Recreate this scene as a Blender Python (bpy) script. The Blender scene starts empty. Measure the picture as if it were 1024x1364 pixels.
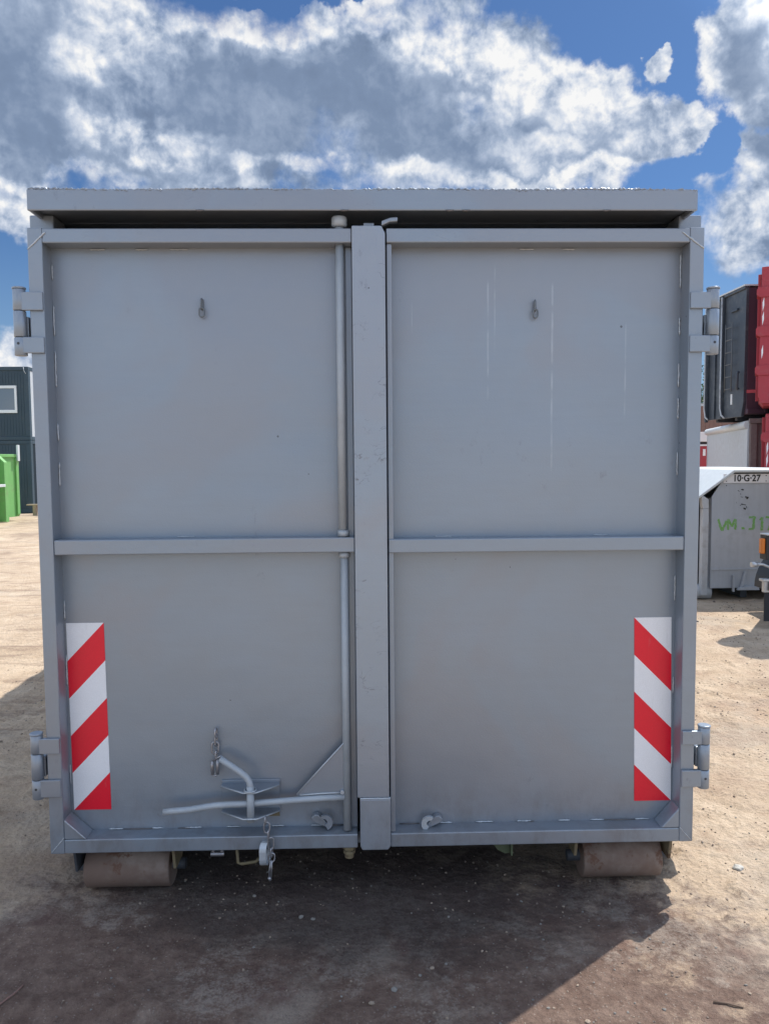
import bpy, bmesh, math, random
import numpy as np
from mathutils import Vector, Matrix
R_ = math.radians
S = bpy.context.scene
COL = S.collection

# ------------------------------------------------------------------ camera
cam_d = bpy.data.cameras.new("camera"); cam = bpy.data.objects.new("camera", cam_d); COL.objects.link(cam)
S.camera = cam
yaw, pitch, roll = 0.0246, 0.0681, -0.0078
fw = Vector((math.sin(yaw)*math.cos(pitch), math.cos(yaw)*math.cos(pitch), -math.sin(pitch)))
rt = Vector((math.cos(yaw), -math.sin(yaw), 0)); up = rt.cross(fw)
cr, sr = math.cos(roll), math.sin(roll)
rt2 = cr*rt + sr*up; up2 = -sr*rt + cr*up
cam.matrix_world = Matrix(((rt2.x, up2.x, -fw.x, -0.0237), (rt2.y, up2.y, -fw.y, -2.9021),
                           (rt2.z, up2.z, -fw.z, 1.5105), (0, 0, 0, 1)))
cam_d.sensor_fit = 'VERTICAL'; cam_d.sensor_height = 32.0; cam_d.lens = 32.0*1024/1364
cam_d.clip_start = 0.05; cam_d.clip_end = 3000
S.render.resolution_x = 768; S.render.resolution_y = 1024

# ------------------------------------------------------------------ sun direction (towards the sun)
SUNV = Vector((0.53, 0.43, 1.0)).normalized()
sun_el = math.asin(SUNV.z); sun_az = math.atan2(SUNV.x, SUNV.y)
sd = bpy.data.lights.new("sun", 'SUN'); sd.energy = 4.4; sd.angle = R_(0.53); sd.color = (1.0, 0.955, 0.88)
sun = bpy.data.objects.new("sun", sd); COL.objects.link(sun)
sun.rotation_euler = (-SUNV).to_track_quat('-Z', 'Y').to_euler(); sun.location = (20, 16, 40)

S.view_settings.view_transform = 'Standard'; S.view_settings.look = 'None'
S.view_settings.exposure = 0.3; S.view_settings.gamma = 1.0
S.cycles.max_bounces = 6; S.cycles.diffuse_bounces = 3; S.cycles.glossy_bounces = 3; S.cycles.transmission_bounces = 2
S.cycles.caustics_reflective = False; S.cycles.caustics_refractive = False

# ------------------------------------------------------------------ node helper
class NT:
    """tiny expression builder for shader node trees"""
    def __init__(s, nt): s.nt = nt; s.n = nt.nodes; s.l = nt.links
    def new(s, t, **kw):
        n = s.n.new(t)
        for k, v in kw.items(): setattr(n, k, v)
        return n
    def put(s, sock, v):
        if v is None: return
        if isinstance(v, bpy.types.NodeSocket): s.l.new(v, sock)
        else:
            if isinstance(v, (tuple, list)) and len(v) == 3 and sock.type == 'RGBA': v = (*v, 1)
            sock.default_value = v
    def m(s, op, a, b=None, c=None, clamp=False):
        n = s.new('ShaderNodeMath', operation=op, use_clamp=clamp)
        s.put(n.inputs[0], a); s.put(n.inputs[1], b); s.put(n.inputs[2], c); return n.outputs[0]
    def vm(s, op, a, b=None):
        n = s.new('ShaderNodeVectorMath', operation=op)
        s.put(n.inputs[0], a)
        if b is not None:
            if op == 'SCALE': s.put(n.inputs['Scale'], b)
            else: s.put(n.inputs[1], b)
        return n.outputs['Value'] if op in ('LENGTH', 'DOT_PRODUCT', 'DISTANCE') else n.outputs[0]
    def noise(s, vec, scale, detail=4, rough=.55, dist=0, color=False):
        n = s.new('ShaderNodeTexNoise'); s.put(n.inputs['Vector'], vec); s.put(n.inputs['Scale'], scale)
        s.put(n.inputs['Detail'], detail); s.put(n.inputs['Roughness'], rough); s.put(n.inputs['Distortion'], dist)
        return n.outputs['Color' if color else 'Fac']
    def voro(s, vec, scale, feat='F1', out='Distance'):
        n = s.new('ShaderNodeTexVoronoi', feature=feat); s.put(n.inputs['Vector'], vec); s.put(n.inputs['Scale'], scale)
        return n.outputs[out]
    def ss(s, x, a, b, lo=0., hi=1.):
        n = s.new('ShaderNodeMapRange', interpolation_type='SMOOTHSTEP')
        s.put(n.inputs[0], x); s.put(n.inputs[1], a); s.put(n.inputs[2], b); s.put(n.inputs[3], lo); s.put(n.inputs[4], hi)
        return n.outputs[0]
    def mix(s, f, a, b, mode='MIX'):
        n = s.new('ShaderNodeMix', data_type='RGBA', blend_type=mode)
        s.put(n.inputs[0], f); s.put(n.inputs[6], a); s.put(n.inputs[7], b); return n.outputs[2]
    def mixf(s, f, a, b):
        n = s.new('ShaderNodeMix', data_type='FLOAT'); s.put(n.inputs[0], f); s.put(n.inputs[2], a); s.put(n.inputs[3], b); return n.outputs[0]
    def sep(s, v):
        n = s.new('ShaderNodeSeparateXYZ'); s.put(n.inputs[0], v); return n.outputs
    def comb(s, x, y, z):
        n = s.new('ShaderNodeCombineXYZ'); s.put(n.inputs[0], x); s.put(n.inputs[1], y); s.put(n.inputs[2], z); return n.outputs[0]
    def mapv(s, v, scale):
        return s.vm('MULTIPLY', v, scale)
    def bump(s, h, strength=.3, dist=.01, normal=None):
        n = s.new('ShaderNodeBump'); s.put(n.inputs['Strength'], strength); s.put(n.inputs['Distance'], dist)
        s.put(n.inputs['Height'], h)
        if normal is not None: s.put(n.inputs['Normal'], normal)
        return n.outputs[0]

# ------------------------------------------------------------------ world: sky texture with clouds
W = bpy.data.worlds.new("World"); S.world = W; W.use_nodes = True
def build_world():
    nt = W.node_tree; nt.nodes.clear(); N = NT(nt)
    sky = N.new('ShaderNodeTexSky', sky_type='NISHITA', sun_disc=False)
    sky.sun_elevation = sun_el; sky.sun_rotation = sun_az; sky.air_density = 1.0; sky.dust_density = 0.6; sky.ozone_density = 1.6
    tc = N.new('ShaderNodeTexCoord'); d = N.vm('NORMALIZE', tc.outputs['Generated'])
    x, y, z = N.sep(d)
    az = N.m('ARCTAN2', x, y); el = N.m('ARCSINE', z)
    # noise warp shared by everything
    wob = N.noise(d, 5.0, 5, .55, color=True)
    wob2 = N.noise(d, 22.0, 5, .6, color=True)
    wv = N.vm('ADD', N.vm('SCALE', N.vm('SUBTRACT', wob, (.5, .5, .5)), .16), N.vm('SCALE', N.vm('SUBTRACT', wob2, (.5, .5, .5)), .055))
    uv = N.vm('ADD', N.comb(az, el, 0.0), N.vm('MULTIPLY', wv, (1, 1, 0)))
    D = math.degrees(1)
    def blobs(uv, lst, start=-1.0):
        acc = start
        for (ca, ce, ra, re) in lst:           # degrees: azimuth, elevation, radii
            v = N.vm('MULTIPLY', N.vm('SUBTRACT', uv, (R_(ca), R_(ce), 0)), (1/R_(ra), 1/R_(re), 0))
            f = N.m('SUBTRACT', 1.0, N.vm('LENGTH', v))
            n = N.new('ShaderNodeMath', operation='SMOOTH_MAX'); N.put(n.inputs[0], acc); N.put(n.inputs[1], f); n.inputs[2].default_value = .25
            acc = n.outputs[0]
        return acc
    CLOUDS = [(-21.43, 24.47, 11.27, 7.4), (-9.73, 22.35, 12.87, 6.25), (2.08, 24.42, 10.67, 6.1), (7.46, 25.13, 6.31, 4.85), (11.7, 24.87, 4.63, 4.06), (14.31, 22.5, 4.44, 3.39), (18.12, 21.03, 3.8, 2.08), (22.02, 20.57, 2.11, 1.63), (19.88, 24.64, 0.92, 0.97), (8.53, 20.42, 10.35, 3.58), (25.83, 24.71, 3.68, 2.86), (28.09, 22.32, 4.55, 2.36), (25.58, 25.91, 1.77, 1.88), (26.52, 14.89, 3.69, 2.9), (27.03, 12.55, 2.62, 1.38), (-23.79, 16.35, 2.74, 1.98), (-24.12, 7.71, 2.29, 1.69), (26.88, 18.37, 1.96, 2.54)]
    HOLES = [(-4.83, 29.34, 4.54, 0.85), (-0.56, 29.68, 2.15, 0.39), (20.23, 26.78, 3.3, 1.54), (24.15, 19.2, 1.37, 1.3)]
    GREY = [(-23.29, 22.98, 5.09, 6.11), (-8.15, 22.44, 8.04, 3.85), (-1.71, 24.41, 4.86, 2.53), (8.53, 21.11, 8.85, 3.11), (4.23, 22.62, 4.84, 3.47), (25.88, 23.12, 2.2, 1.98), (27.07, 19.62, 1.52, 1.88), (-18.85, 18.91, 5.95, 1.33)]
    BRIGHT = [(-19.09, 25.0, 1.91, 1.97), (-14.89, 20.41, 4.6, 1.11), (-21.68, 18.37, 5.25, 0.66), (6.4, 27.26, 3.19, 2.0), (11.69, 25.29, 3.1, 2.45), (16.34, 23.6, 2.99, 2.08), (20.82, 20.94, 3.31, 1.29), (12.77, 20.85, 4.62, 1.12), (4.21, 19.64, 3.25, 0.65), (-8.22, 19.49, 2.13, 0.65), (9.6, 22.4, 2.64, 1.32), (23.11, 24.37, 1.84, 2.74), (19.88, 24.64, 1.44, 1.21), (11.73, 19.08, 8.16, 0.65), (25.85, 14.98, 4.16, 3.78), (-24.0, 16.54, 1.81, 1.1), (-24.34, 7.7, 1.82, 1.44), (1.04, 28.59, 3.22, 0.79), (-6.99, 27.17, 6.4, 0.81), (8.53, 25.91, 1.27, 0.83), (-2.86, 19.66, 3.26, 0.56)]
    f0 = blobs(uv, CLOUDS); h0 = blobs(uv, HOLES); 
    gen = N.m('MULTIPLY_ADD', N.noise(N.mapv(d, (1, 1, 2.2)), 2.6, 7, .55, .2), 3.2, -1.38)
    wframe = N.ss(N.vm('LENGTH', N.vm('MULTIPLY', N.comb(az, N.m('SUBTRACT', el, R_(14)), 0.0), (1/R_(33), 1/R_(24), 0))), .85, 1.25)
    frame_f = N.m('SUBTRACT', N.m('MINIMUM', N.m('MULTIPLY', f0, 1.6), 1.3), N.m('MULTIPLY', N.m('MAXIMUM', h0, 0.0), 2.0))
    fld = N.mixf(wframe, frame_f, gen)
    fine = N.noise(d, 12.0, 10, .60, .1); mid = N.noise(d, 5.5, 6, .55, .25)
    fld = N.m('ADD', fld, N.m('ADD', N.m('MULTIPLY', N.m('SUBTRACT', fine, .5), 1.9), N.m('MULTIPLY', N.m('SUBTRACT', mid, .5), .5)))
    fld = N.m('ADD', fld, N.m('MULTIPLY', N.m('SUBTRACT', N.noise(d, 34.0, 6, .62), .5), .55))
    soft = N.m('MULTIPLY_ADD', N.ss(N.noise(d, 3.3, 2, .5), .38, .62), .50, .26)
    alpha = N.ss(fld, -.14, soft)
    # relief: compare billows with the same billows a little nearer the sun
    bil = lambda dd, sc, dt: N.noise(dd, sc, dt, .56, .2)
    rel = N.m('MULTIPLY', N.m('SUBTRACT', bil(d, 9.0, 6), bil(N.vm('ADD', d, tuple(SUNV*0.030)), 9.0, 6)), 1.7)
    rel = N.m('ADD', rel, N.m('MULTIPLY', N.m('SUBTRACT', bil(d, 30.0, 5), bil(N.vm('ADD', d, tuple(SUNV*0.009)), 30.0, 5)), 1.5))
    grey = N.ss(N.m('ADD', blobs(uv, GREY), N.m('MULTIPLY', N.m('SUBTRACT', mid, .5), .6)), -.55, .75)
    grey = N.m('MINIMUM', N.m('ADD', grey, N.m('MULTIPLY', N.ss(fld, .45, 1.3), .3)), 1.0)
    bright = N.ss(blobs(uv, BRIGHT), -.3, .6)
    grey = N.m('MAXIMUM', N.m('SUBTRACT', grey, N.m('MULTIPLY', bright, .55)), 0.0)
    lum = N.m('ADD', N.m('MULTIPLY_ADD', fine, .75, .24), rel)
    gl = N.m('ADD', N.m('MULTIPLY_ADD', mid, .55, .09), N.m('MULTIPLY', rel, .22))
    lum = N.mixf(N.m('MULTIPLY', grey, .92), lum, gl)
    lum = N.m('ADD', lum, N.m('MULTIPLY', bright, .19))
    lum = N.m('ADD', lum, N.m('MULTIPLY', N.m('SUBTRACT', 1.0, N.ss(fld, .0, .5)), .07))
    ramp = N.new('ShaderNodeValToRGB'); N.put(ramp.inputs[0], lum)
    e = ramp.color_ramp.elements
    e[0].position = 0.0; e[0].color = (.155, .215, .335, 1)
    e[1].position = 0.34; e[1].color = (.225, .305, .455, 1)
    for p, c in ((.56, (.40, .49, .65)), (.76, (.68, .745, .86)), (.97, (1.0, 1.0, 1.0))):
        q = ramp.color_ramp.elements.new(p); q.color = (*c, 1)
    cl = N.mix(1.0, ramp.outputs[0], (7.6, 7.6, 7.6), 'MULTIPLY')
    skyc = N.mix(1.0, sky.outputs[0], (.36, .53, .74), 'MULTIPLY')
    skyc = N.mix(N.m('MULTIPLY', N.m('SUBTRACT', 1.0, N.ss(el, R_(-2), R_(17))), .75), skyc, (2.5, 3.75, 5.3, 1))
    col = N.mix(alpha, skyc, cl)
    # sky and clouds outside the view are brightened to add fill in the shade
    k = N.mixf(wframe, 1.0, 2.15); col = N.mix(1.0, col, N.comb(N.m('MULTIPLY', k, N.mixf(wframe, 1.0, 1.02)), k, N.m('MULTIPLY', k, N.mixf(wframe, 1.0, .94))), 'MULTIPLY')
    bg = N.new('ShaderNodeBackground'); N.put(bg.inputs[0], col); bg.inputs[1].default_value = 0.1
    o = N.new('ShaderNodeOutputWorld'); nt.links.new(bg.outputs[0], o.inputs[0])
build_world()
W.cycles.sampling_method = 'MANUAL'; W.cycles.sample_map_resolution = 1024

# ------------------------------------------------------------------ mesh helpers
def tagm(o, label=None, cat=None, group=None, kind=None):
    if label: o['label'] = label
    if cat: o['category'] = cat
    if group: o['group'] = group
    if kind: o['kind'] = kind
    return o
def empty(name, loc, label, cat, rz=0, group=None):
    o = bpy.data.objects.new(name, None); COL.objects.link(o); o.location = loc; o.rotation_euler = (0, 0, rz)
    o.empty_display_size = .2
    return tagm(o, label, cat, group)
class MB:
    def __init__(s): s.v = []; s.f = []; s.mi = []; s.sm = []; s.pi = []; s.np = 0
    def add(s, vs, fs, mi=0, smooth=False):
        b = len(s.v); s.v += [tuple(v) for v in vs]
        for f in fs: s.f.append(tuple(b+i for i in f)); s.mi.append(mi); s.sm.append(smooth); s.pi.append(s.np)
        s.np += 1
        return s
    def box(s, x0, x1, y0, y1, z0, z1, mi=0):
        vs = [(x0,y0,z0),(x1,y0,z0),(x1,y1,z0),(x0,y1,z0),(x0,y0,z1),(x1,y0,z1),(x1,y1,z1),(x0,y1,z1)]
        return s.add(vs, [(0,3,2,1),(4,5,6,7),(0,1,5,4),(1,2,6,5),(2,3,7,6),(3,0,4,7)], mi)
    def prism(s, pts, axis, a, b, mi=0):
        """polygon (2-D) extruded along axis from a to b; the 2-D coordinates are the other two axes in order"""
        def mk(p, t):
            if axis == 'x': return (t, p[0], p[1])
            if axis == 'y': return (p[0], t, p[1])
            return (p[0], p[1], t)
        n = len(pts)
        vs = [mk(p, a) for p in pts]+[mk(p, b) for p in pts]
        fs = [tuple(range(n)), tuple(range(2*n-1, n-1, -1))]+[(i, (i+1) % n, n+(i+1) % n, n+i) for i in range(n)]
        return s.add(vs, fs, mi)
    def tube(s, path, r, seg=12, closed=False, mi=0, smooth=True, cap=True):
        P = [Vector(p) for p in path]; n = len(P); rs = r if isinstance(r, (list, tuple)) else [r]*n
        vs = []; prev = None
        for i in range(n):
            if closed: t = (P[(i+1) % n]-P[i-1]).normalized()
            else: t = (P[min(i+1, n-1)]-P[max(i-1, 0)]).normalized()
            a = prev if prev is not None else (Vector((0, 0, 1)) if abs(t.z) < .9 else Vector((1, 0, 0)))
            u = (a - t*a.dot(t)).normalized(); w = t.cross(u); prev = u
            for k in range(seg):
                an = 2*math.pi*k/seg; vs.append(P[i]+rs[i]*(math.cos(an)*u+math.sin(an)*w))
        fs = []
        for i in range(n if closed else n-1):
            j = (i+1) % n
            for k in range(seg): fs.append((i*seg+k, i*seg+(k+1) % seg, j*seg+(k+1) % seg, j*seg+k))
        s.add(vs, fs, mi, smooth)
        if cap and not closed:
            b = len(s.v)-len(vs)
            s.f.append(tuple(b+k for k in range(seg-1, -1, -1))); s.mi.append(mi); s.sm.append(False); s.pi.append(s.np-1)
            s.f.append(tuple(b+(n-1)*seg+k for k in range(seg))); s.mi.append(mi); s.sm.append(False); s.pi.append(s.np-1)
        return s
    def cyl(s, a, b, r, seg=24, mi=0, ch=0.0):
        a = Vector(a); b = Vector(b)
        if ch:
            t = (b-a).normalized()*ch
            return s.tube([a, a+t, b-t, b], [r-ch, r, r, r-ch], seg, mi=mi)
        return s.tube([a, b], r, seg, mi=mi)
    def each(s, name, mats, parent=None, bevel=0):
        """one object per primitive added"""
        out = []
        for k in range(s.np):
            q = MB(); idx = {}
            for f, m_, sm in ((f, m_, sm) for f, m_, sm, p in zip(s.f, s.mi, s.sm, s.pi) if p == k):
                for i in f:
                    if i not in idx: idx[i] = len(q.v); q.v.append(s.v[i])
                q.f.append(tuple(idx[i] for i in f)); q.mi.append(m_); q.sm.append(sm); q.pi.append(0)
            q.np = 1; out.append(q.build(name, mats, parent, bevel))
        return out
    def build(s, name, mats, parent=None, bevel=0, loc=None, weld=False):
        me = bpy.data.meshes.new(name); me.from_pydata(s.v, [], s.f)
        if not isinstance(mats, (list, tuple)): mats = [mats]
        for m in mats: me.materials.append(m)
        me.polygons.foreach_set('material_index', s.mi); me.polygons.foreach_set('use_smooth', s.sm)
        bm = bmesh.new(); bm.from_mesh(me); bmesh.ops.recalc_face_normals(bm, faces=bm.faces[:]); bm.to_mesh(me); bm.free()
        me.update()
        o = bpy.data.objects.new(name, me); COL.objects.link(o)
        if parent: o.parent = parent
        if loc: o.location = loc
        if bevel:
            md = o.modifiers.new('bevel', 'BEVEL'); md.width = bevel; md.segments = 2; md.limit_method = 'ANGLE'
            md.angle_limit = R_(40); md.harden_normals = False
        return o
def arc(cx, cz, r, a0, a1, n, y=0):
    return [(cx+r*math.cos(R_(a0+(a1-a0)*i/n)), y, cz+r*math.sin(R_(a0+(a1-a0)*i/n))) for i in range(n+1)]
def link_path(c, w, h, ax, seg=5):
    """stadium shaped chain link centred at c, long axis z, width axis 'x' or 'y' or an angle"""
    pts = []; r = w/2; s = h/2-r
    for k in range(seg+1): a = math.pi*k/seg; pts.append((r*math.cos(a), s+r*math.sin(a)))
    for k in range(seg+1): a = math.pi+math.pi*k/seg; pts.append((r*math.cos(a), -s+r*math.sin(a)))
    ca, sa = math.cos(ax), math.sin(ax)
    return [(c[0]+p[0]*ca, c[1]+p[0]*sa, c[2]+p[1]) for p in pts]

# ------------------------------------------------------------------ materials
def mat(name):
    m = bpy.data.materials.new(name); m.use_nodes = True
    nt = m.node_tree; b = nt.nodes['Principled BSDF']; return m, NT(nt), b
def simple(name, col, rough=.6, metal=0., var=.15, vscale=3., bump=0.0, bscale=60., spec=.5):
    m, N, b = mat(name); tc = N.new('ShaderNodeTexCoord').outputs['Object']
    n = N.noise(tc, vscale, 6, .6)
    f = N.m('MULTIPLY_ADD', n, 2*var, 1-var)
    c = N.mix(1.0, (*col, 1), N.comb(f, f, f), 'MULTIPLY')
    N.put(b.inputs['Base Color'], c); b.inputs['Roughness'].default_value = rough; b.inputs['Metallic'].default_value = metal
    b.inputs['Specular IOR Level'].default_value = spec
    if bump: N.put(b.inputs['Normal'], N.bump(N.noise(tc, bscale, 4, .6), bump, .004))
    return m
def painted(name, col, rough=.45, metal=0., rust=.5, rustcol=(.10, .055, .035), dirt=.25, wave=0.0, dirtcol=(.22, .17, .13), world=False, chips=.0):
    """weathered paint on steel: tone drift, dirt film, rust patches and chips, sheet unevenness"""
    m, N, b = mat(name); tco = N.new('ShaderNodeTexCoord').outputs['Object']
    big = N.noise(tco, 1.3, 5, .55); med = N.noise(tco, 9., 6, .65); st = N.noise(N.mapv(tco, (14, 14, 1.1)), 1.6, 5, .6)
    f = N.m('ADD', N.m('MULTIPLY', big, .3), N.m('ADD', N.m('MULTIPLY', st, .22), .74))
    c = N.mix(1.0, (*col, 1), N.comb(f, f, f), 'MULTIPLY')
    c = N.mix(N.m('MULTIPLY', N.ss(N.m('MULTIPLY', med, big), .22, .42), dirt), c, (*dirtcol, 1))
    r = N.ss(N.m('ADD', N.m('MULTIPLY', N.noise(tco, 6., 9, .72), .75), N.m('MULTIPLY', big, .25)), .66-.10*rust, .70-.10*rust)
    c = N.mix(N.m('MULTIPLY', r, min(1, rust*1.5)), c, (*rustcol, 1))
    N.put(b.inputs['Base Color'], c)
    N.put(b.inputs['Roughness'], N.m('MULTIPLY_ADD', med, .25, rough-.1)); N.put(b.inputs['Metallic'], N.m('MULTIPLY', N.m('SUBTRACT', 1.0, r), metal))
    h = N.m('ADD', N.m('MULTIPLY', N.noise(tco, 120., 3, .6), .15), N.m('MULTIPLY', N.noise(tco, 2.2, 2, .5), wave))
    N.put(b.inputs['Normal'], N.bump(h, .35, .01))
    return m

GREYC = (.272, .318, .376)
def grey_paint(name, panel=False, scuff=0.0, tint=1.0, streaks=()):
    m, N, b = mat(name); tco = N.new('ShaderNodeTexCoord').outputs['Object']
    x, y, z = N.sep(tco)
    big = N.noise(tco, .9, 4, .5); mid = N.noise(tco, 5.5, 6, .62); roll_ = N.noise(N.mapv(tco, (3, 3, 38)), 1.5, 4, .6)
    f = N.m('ADD', N.m('MULTIPLY', big, .22), N.m('ADD', N.m('MULTIPLY', mid, .09), N.m('MULTIPLY_ADD', roll_, .07, .81)))
    base = (GREYC[0]*tint, GREYC[1]*tint, GREYC[2]*tint, 1)
    c = N.mix(1.0, base, N.comb(f, f, f), 'MULTIPLY')
    # broad soft tone patches, partly reflected sheen painted into the coat colour
    c = N.mix(N.m('MULTIPLY', N.ss(N.noise(N.vm('ADD', tco, (1.3, 0, .4)), 1.05, 4, .55, .9), .44, .58), .5), c, (.285*tint, .295*tint, .325*tint, 1))
    # sparse dark chips
    vd = N.voro(tco, 9.0); vc = N.sep(N.voro(tco, 9.0, 'F1', 'Color'))[0]
    chip = N.m('MULTIPLY', N.m('LESS_THAN', vd, N.m('MULTIPLY_ADD', mid, .10, -.015)), N.m('GREATER_THAN', vc, .66))
    # small rust blooms, more of them low down
    ru = N.m('MULTIPLY', N.ss(N.noise(tco, 24., 8, .7), .66, .72), N.ss(N.noise(tco, 2.3, 3, .6), .50, .60))
    c = N.mix(N.m('MULTIPLY', N.m('MULTIPLY', ru, N.m('SUBTRACT', 1.0, N.ss(z, .2, 1.6, 0., .75))), .7), c, (.17, .105, .07, 1))
    c = N.mix(N.m('MULTIPLY', chip, .75), c, (.075, .075, .085, 1))
    # run-off grime close to the lower seams and a few blotches
    gr = N.ss(N.noise(N.mapv(tco, (1, 1, .6)), 17., 8, .7), .60, .74)
    gm = N.ss(N.noise(tco, 1.7, 2, .5), .5, .62)
    c = N.mix(N.m('MULTIPLY', N.m('MULTIPLY', gr, gm), .42+scuff), c, (.14, .145, .16, 1))
    grime = N.m('MULTIPLY', N.m('SUBTRACT', 1.0, N.ss(z, .05, .30)), N.ss(N.noise(N.mapv(tco, (3, 3, 1.5)), 3., 8, .72), .42, .68))
    c = N.mix(N.m('MULTIPLY', grime, .42), c, (.17, .155, .14, 1))
    if scuff:
        s1 = N.noise(N.vm('ADD', N.mapv(tco, (9, 9, 26)), N.vm('SCALE', N.noise(tco, 6, 2, .5, color=True), 4.0)), 1.0, 3, .55)
        ln = N.m('SUBTRACT', 1.0, N.ss(N.m('ABSOLUTE', N.m('SUBTRACT', s1, .5)), .0, .022))
        c = N.mix(N.m('MULTIPLY', N.m('MULTIPLY', ln, N.ss(mid, .52, .64)), scuff*1.3), c, (.15, .155, .17, 1))
    for (sx, z0, z1, wdt, k) in streaks:
        dx = N.m('ABSOLUTE', N.m('SUBTRACT', N.m('ADD', x, N.m('MULTIPLY', N.noise(N.comb(0.0, 0.0, z), 5., 2, .5), .006)), sx+.003))
        on = N.m('MULTIPLY', N.m('SUBTRACT', 1.0, N.ss(dx, wdt*.4, wdt)), N.m('MULTIPLY', N.ss(z, z0, z0+.06), N.m('SUBTRACT', 1.0, N.ss(z, z1-.04, z1))))
        c = N.mix(N.m('MULTIPLY', N.m('MULTIPLY', on, N.ss(N.noise(N.comb(sx*7, 0.0, z), 9., 3, .6), .3, .65)), k), c, (.56, .60, .65, 1))
    N.put(b.inputs['Base Color'], c)
    b.inputs['Metallic'].default_value = .4
    N.put(b.inputs['Roughness'], N.m('ADD', N.m('MULTIPLY', mid, .16), N.m('MULTIPLY_ADD', roll_, .10, .24)))
    h = N.m('MULTIPLY', N.noise(tco, 220., 2, .5), .10)
    if panel:
        h = N.m('ADD', h, N.m('ADD', N.m('MULTIPLY', N.noise(tco, 1.7, 3, .45), 3.4), N.m('MULTIPLY', roll_, .025)))
    else:
        h = N.m('ADD', h, N.m('ADD', N.m('MULTIPLY', N.noise(tco, 14., 3, .5), .16), N.m('MULTIPLY', N.noise(tco, 3.5, 2, .5), .9)))
    h = N.m('SUBTRACT', h, N.m('MULTIPLY', chip, .3))
    N.put(b.inputs['Normal'], N.bump(h, .38, .012))
    return m
M = {}
M['grey'] = grey_paint('grey_steel_paint', scuff=.12)
M['grey_panel'] = grey_paint('grey_panel_paint', panel=True, streaks=((.452,1.72,2.20,.0045,.30),(.478,1.9,2.26,.0035,.22),(.70,1.45,2.19,.005,.34),(.985,1.65,2.04,.004,.26),(.16,1.98,2.12,.003,.25)))
M['grey_post'] = grey_paint('grey_post_paint', scuff=.65, tint=1.12)  # same grey, lightened to stand in for the post's brighter reflection
M['grey_hard'] = grey_paint('grey_hardware_paint', tint=1.0)
M['grey_rod'] = simple('grey_rod_paint', (.37, .41, .45), .5, .08, .2, 14, .25, 120)
M['bead'] = simple('weld_bead_paint', (.47, .51, .55), .35, .35, .15, 40, .3, 200)
M['grime_bead'] = simple('bare_weld_bead', (.16, .15, .15), .6, .2, .4, 60, .4, 200)
M['zinc'] = simple('zinc_chain', (.36, .36, .38), .42, .75, .3, 60, .2, 200)
M['roller'] = painted('rusty_roller_steel', (.17, .115, .09), .8, 0, .9, (.14, .075, .05), .8, .3, (.27, .22, .185))
M['bracket_old'] = painted('old_yellow_bracket', (.17, .14, .08), .7, 0, .8, (.09, .05, .03), .6)
M['dark_steel'] = simple('dark_underframe_steel', (.05, .055, .065), .6, .1, .3, 12, .3)
M['old_link'] = simple('dull_link_steel', (.16, .18, .20), .5, .4, .3, 50)
M['green_old'] = simple('olive_green_bracket', (.08, .10, .055), .6, 0, .35, 25, .2)
def foil(name, col):
    m, N, b = mat(name); tc = N.new('ShaderNodeTexCoord').outputs['Object']
    cell = N.voro(tc, 420.); n = N.noise(tc, 5., 7, .65); sc = N.ss(N.noise(N.mapv(tc, (40, 40, 6)), 1.0, 6, .7), .60, .72)
    f = N.m('ADD', N.m('MULTIPLY', cell, .16), N.m('MULTIPLY_ADD', n, .16, .84)); c = N.mix(1.0, (*col, 1), N.comb(f, f, f), 'MULTIPLY')
    c = N.mix(N.m('MULTIPLY', sc, .16), c, (.30, .29, .28, 1))
    N.put(b.inputs['Base Color'], c); N.put(b.inputs['Roughness'], N.m('MULTIPLY_ADD', n, .3, .18)); return m
M['sticker_red'] = foil('reflective_red_foil', (.78, .006, .03))
M['sticker_white'] = foil('reflective_white_foil', (.80, .82, .86))

# ------------------------------------------------------------------ GROUND
G = -0.2
def vnoise(x, y, seed):
    """vectorised smooth value noise, -1..1"""
    xi = np.floor(x).astype(np.int64); yi = np.floor(y).astype(np.int64); fx = x-xi; fy = y-yi
    fx = fx*fx*fx*(fx*(fx*6-15)+10); fy = fy*fy*fy*(fy*(fy*6-15)+10)
    def h(a, b):
        n = (a*374761393 + b*668265263 + seed*1274126177) & 0xffffffff
        n = ((n ^ (n >> 13))*1103515245) & 0xffffffff
        n = n ^ (n >> 16)
        return (n & 0xffff)/32767.5-1
    return (h(xi, yi)*(1-fx)+h(xi+1, yi)*fx)*(1-fy)+(h(xi, yi+1)*(1-fx)+h(xi+1, yi+1)*fx)*fy
def fbm(x, y, s, o=4, g=.5):
    r = 0; a = 1; t = 0
    for i in range(o): r = r+a*vnoise(x*2**i+17*i, y*2**i-9*i, s+i); t += a; a *= g
    return r/t
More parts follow.
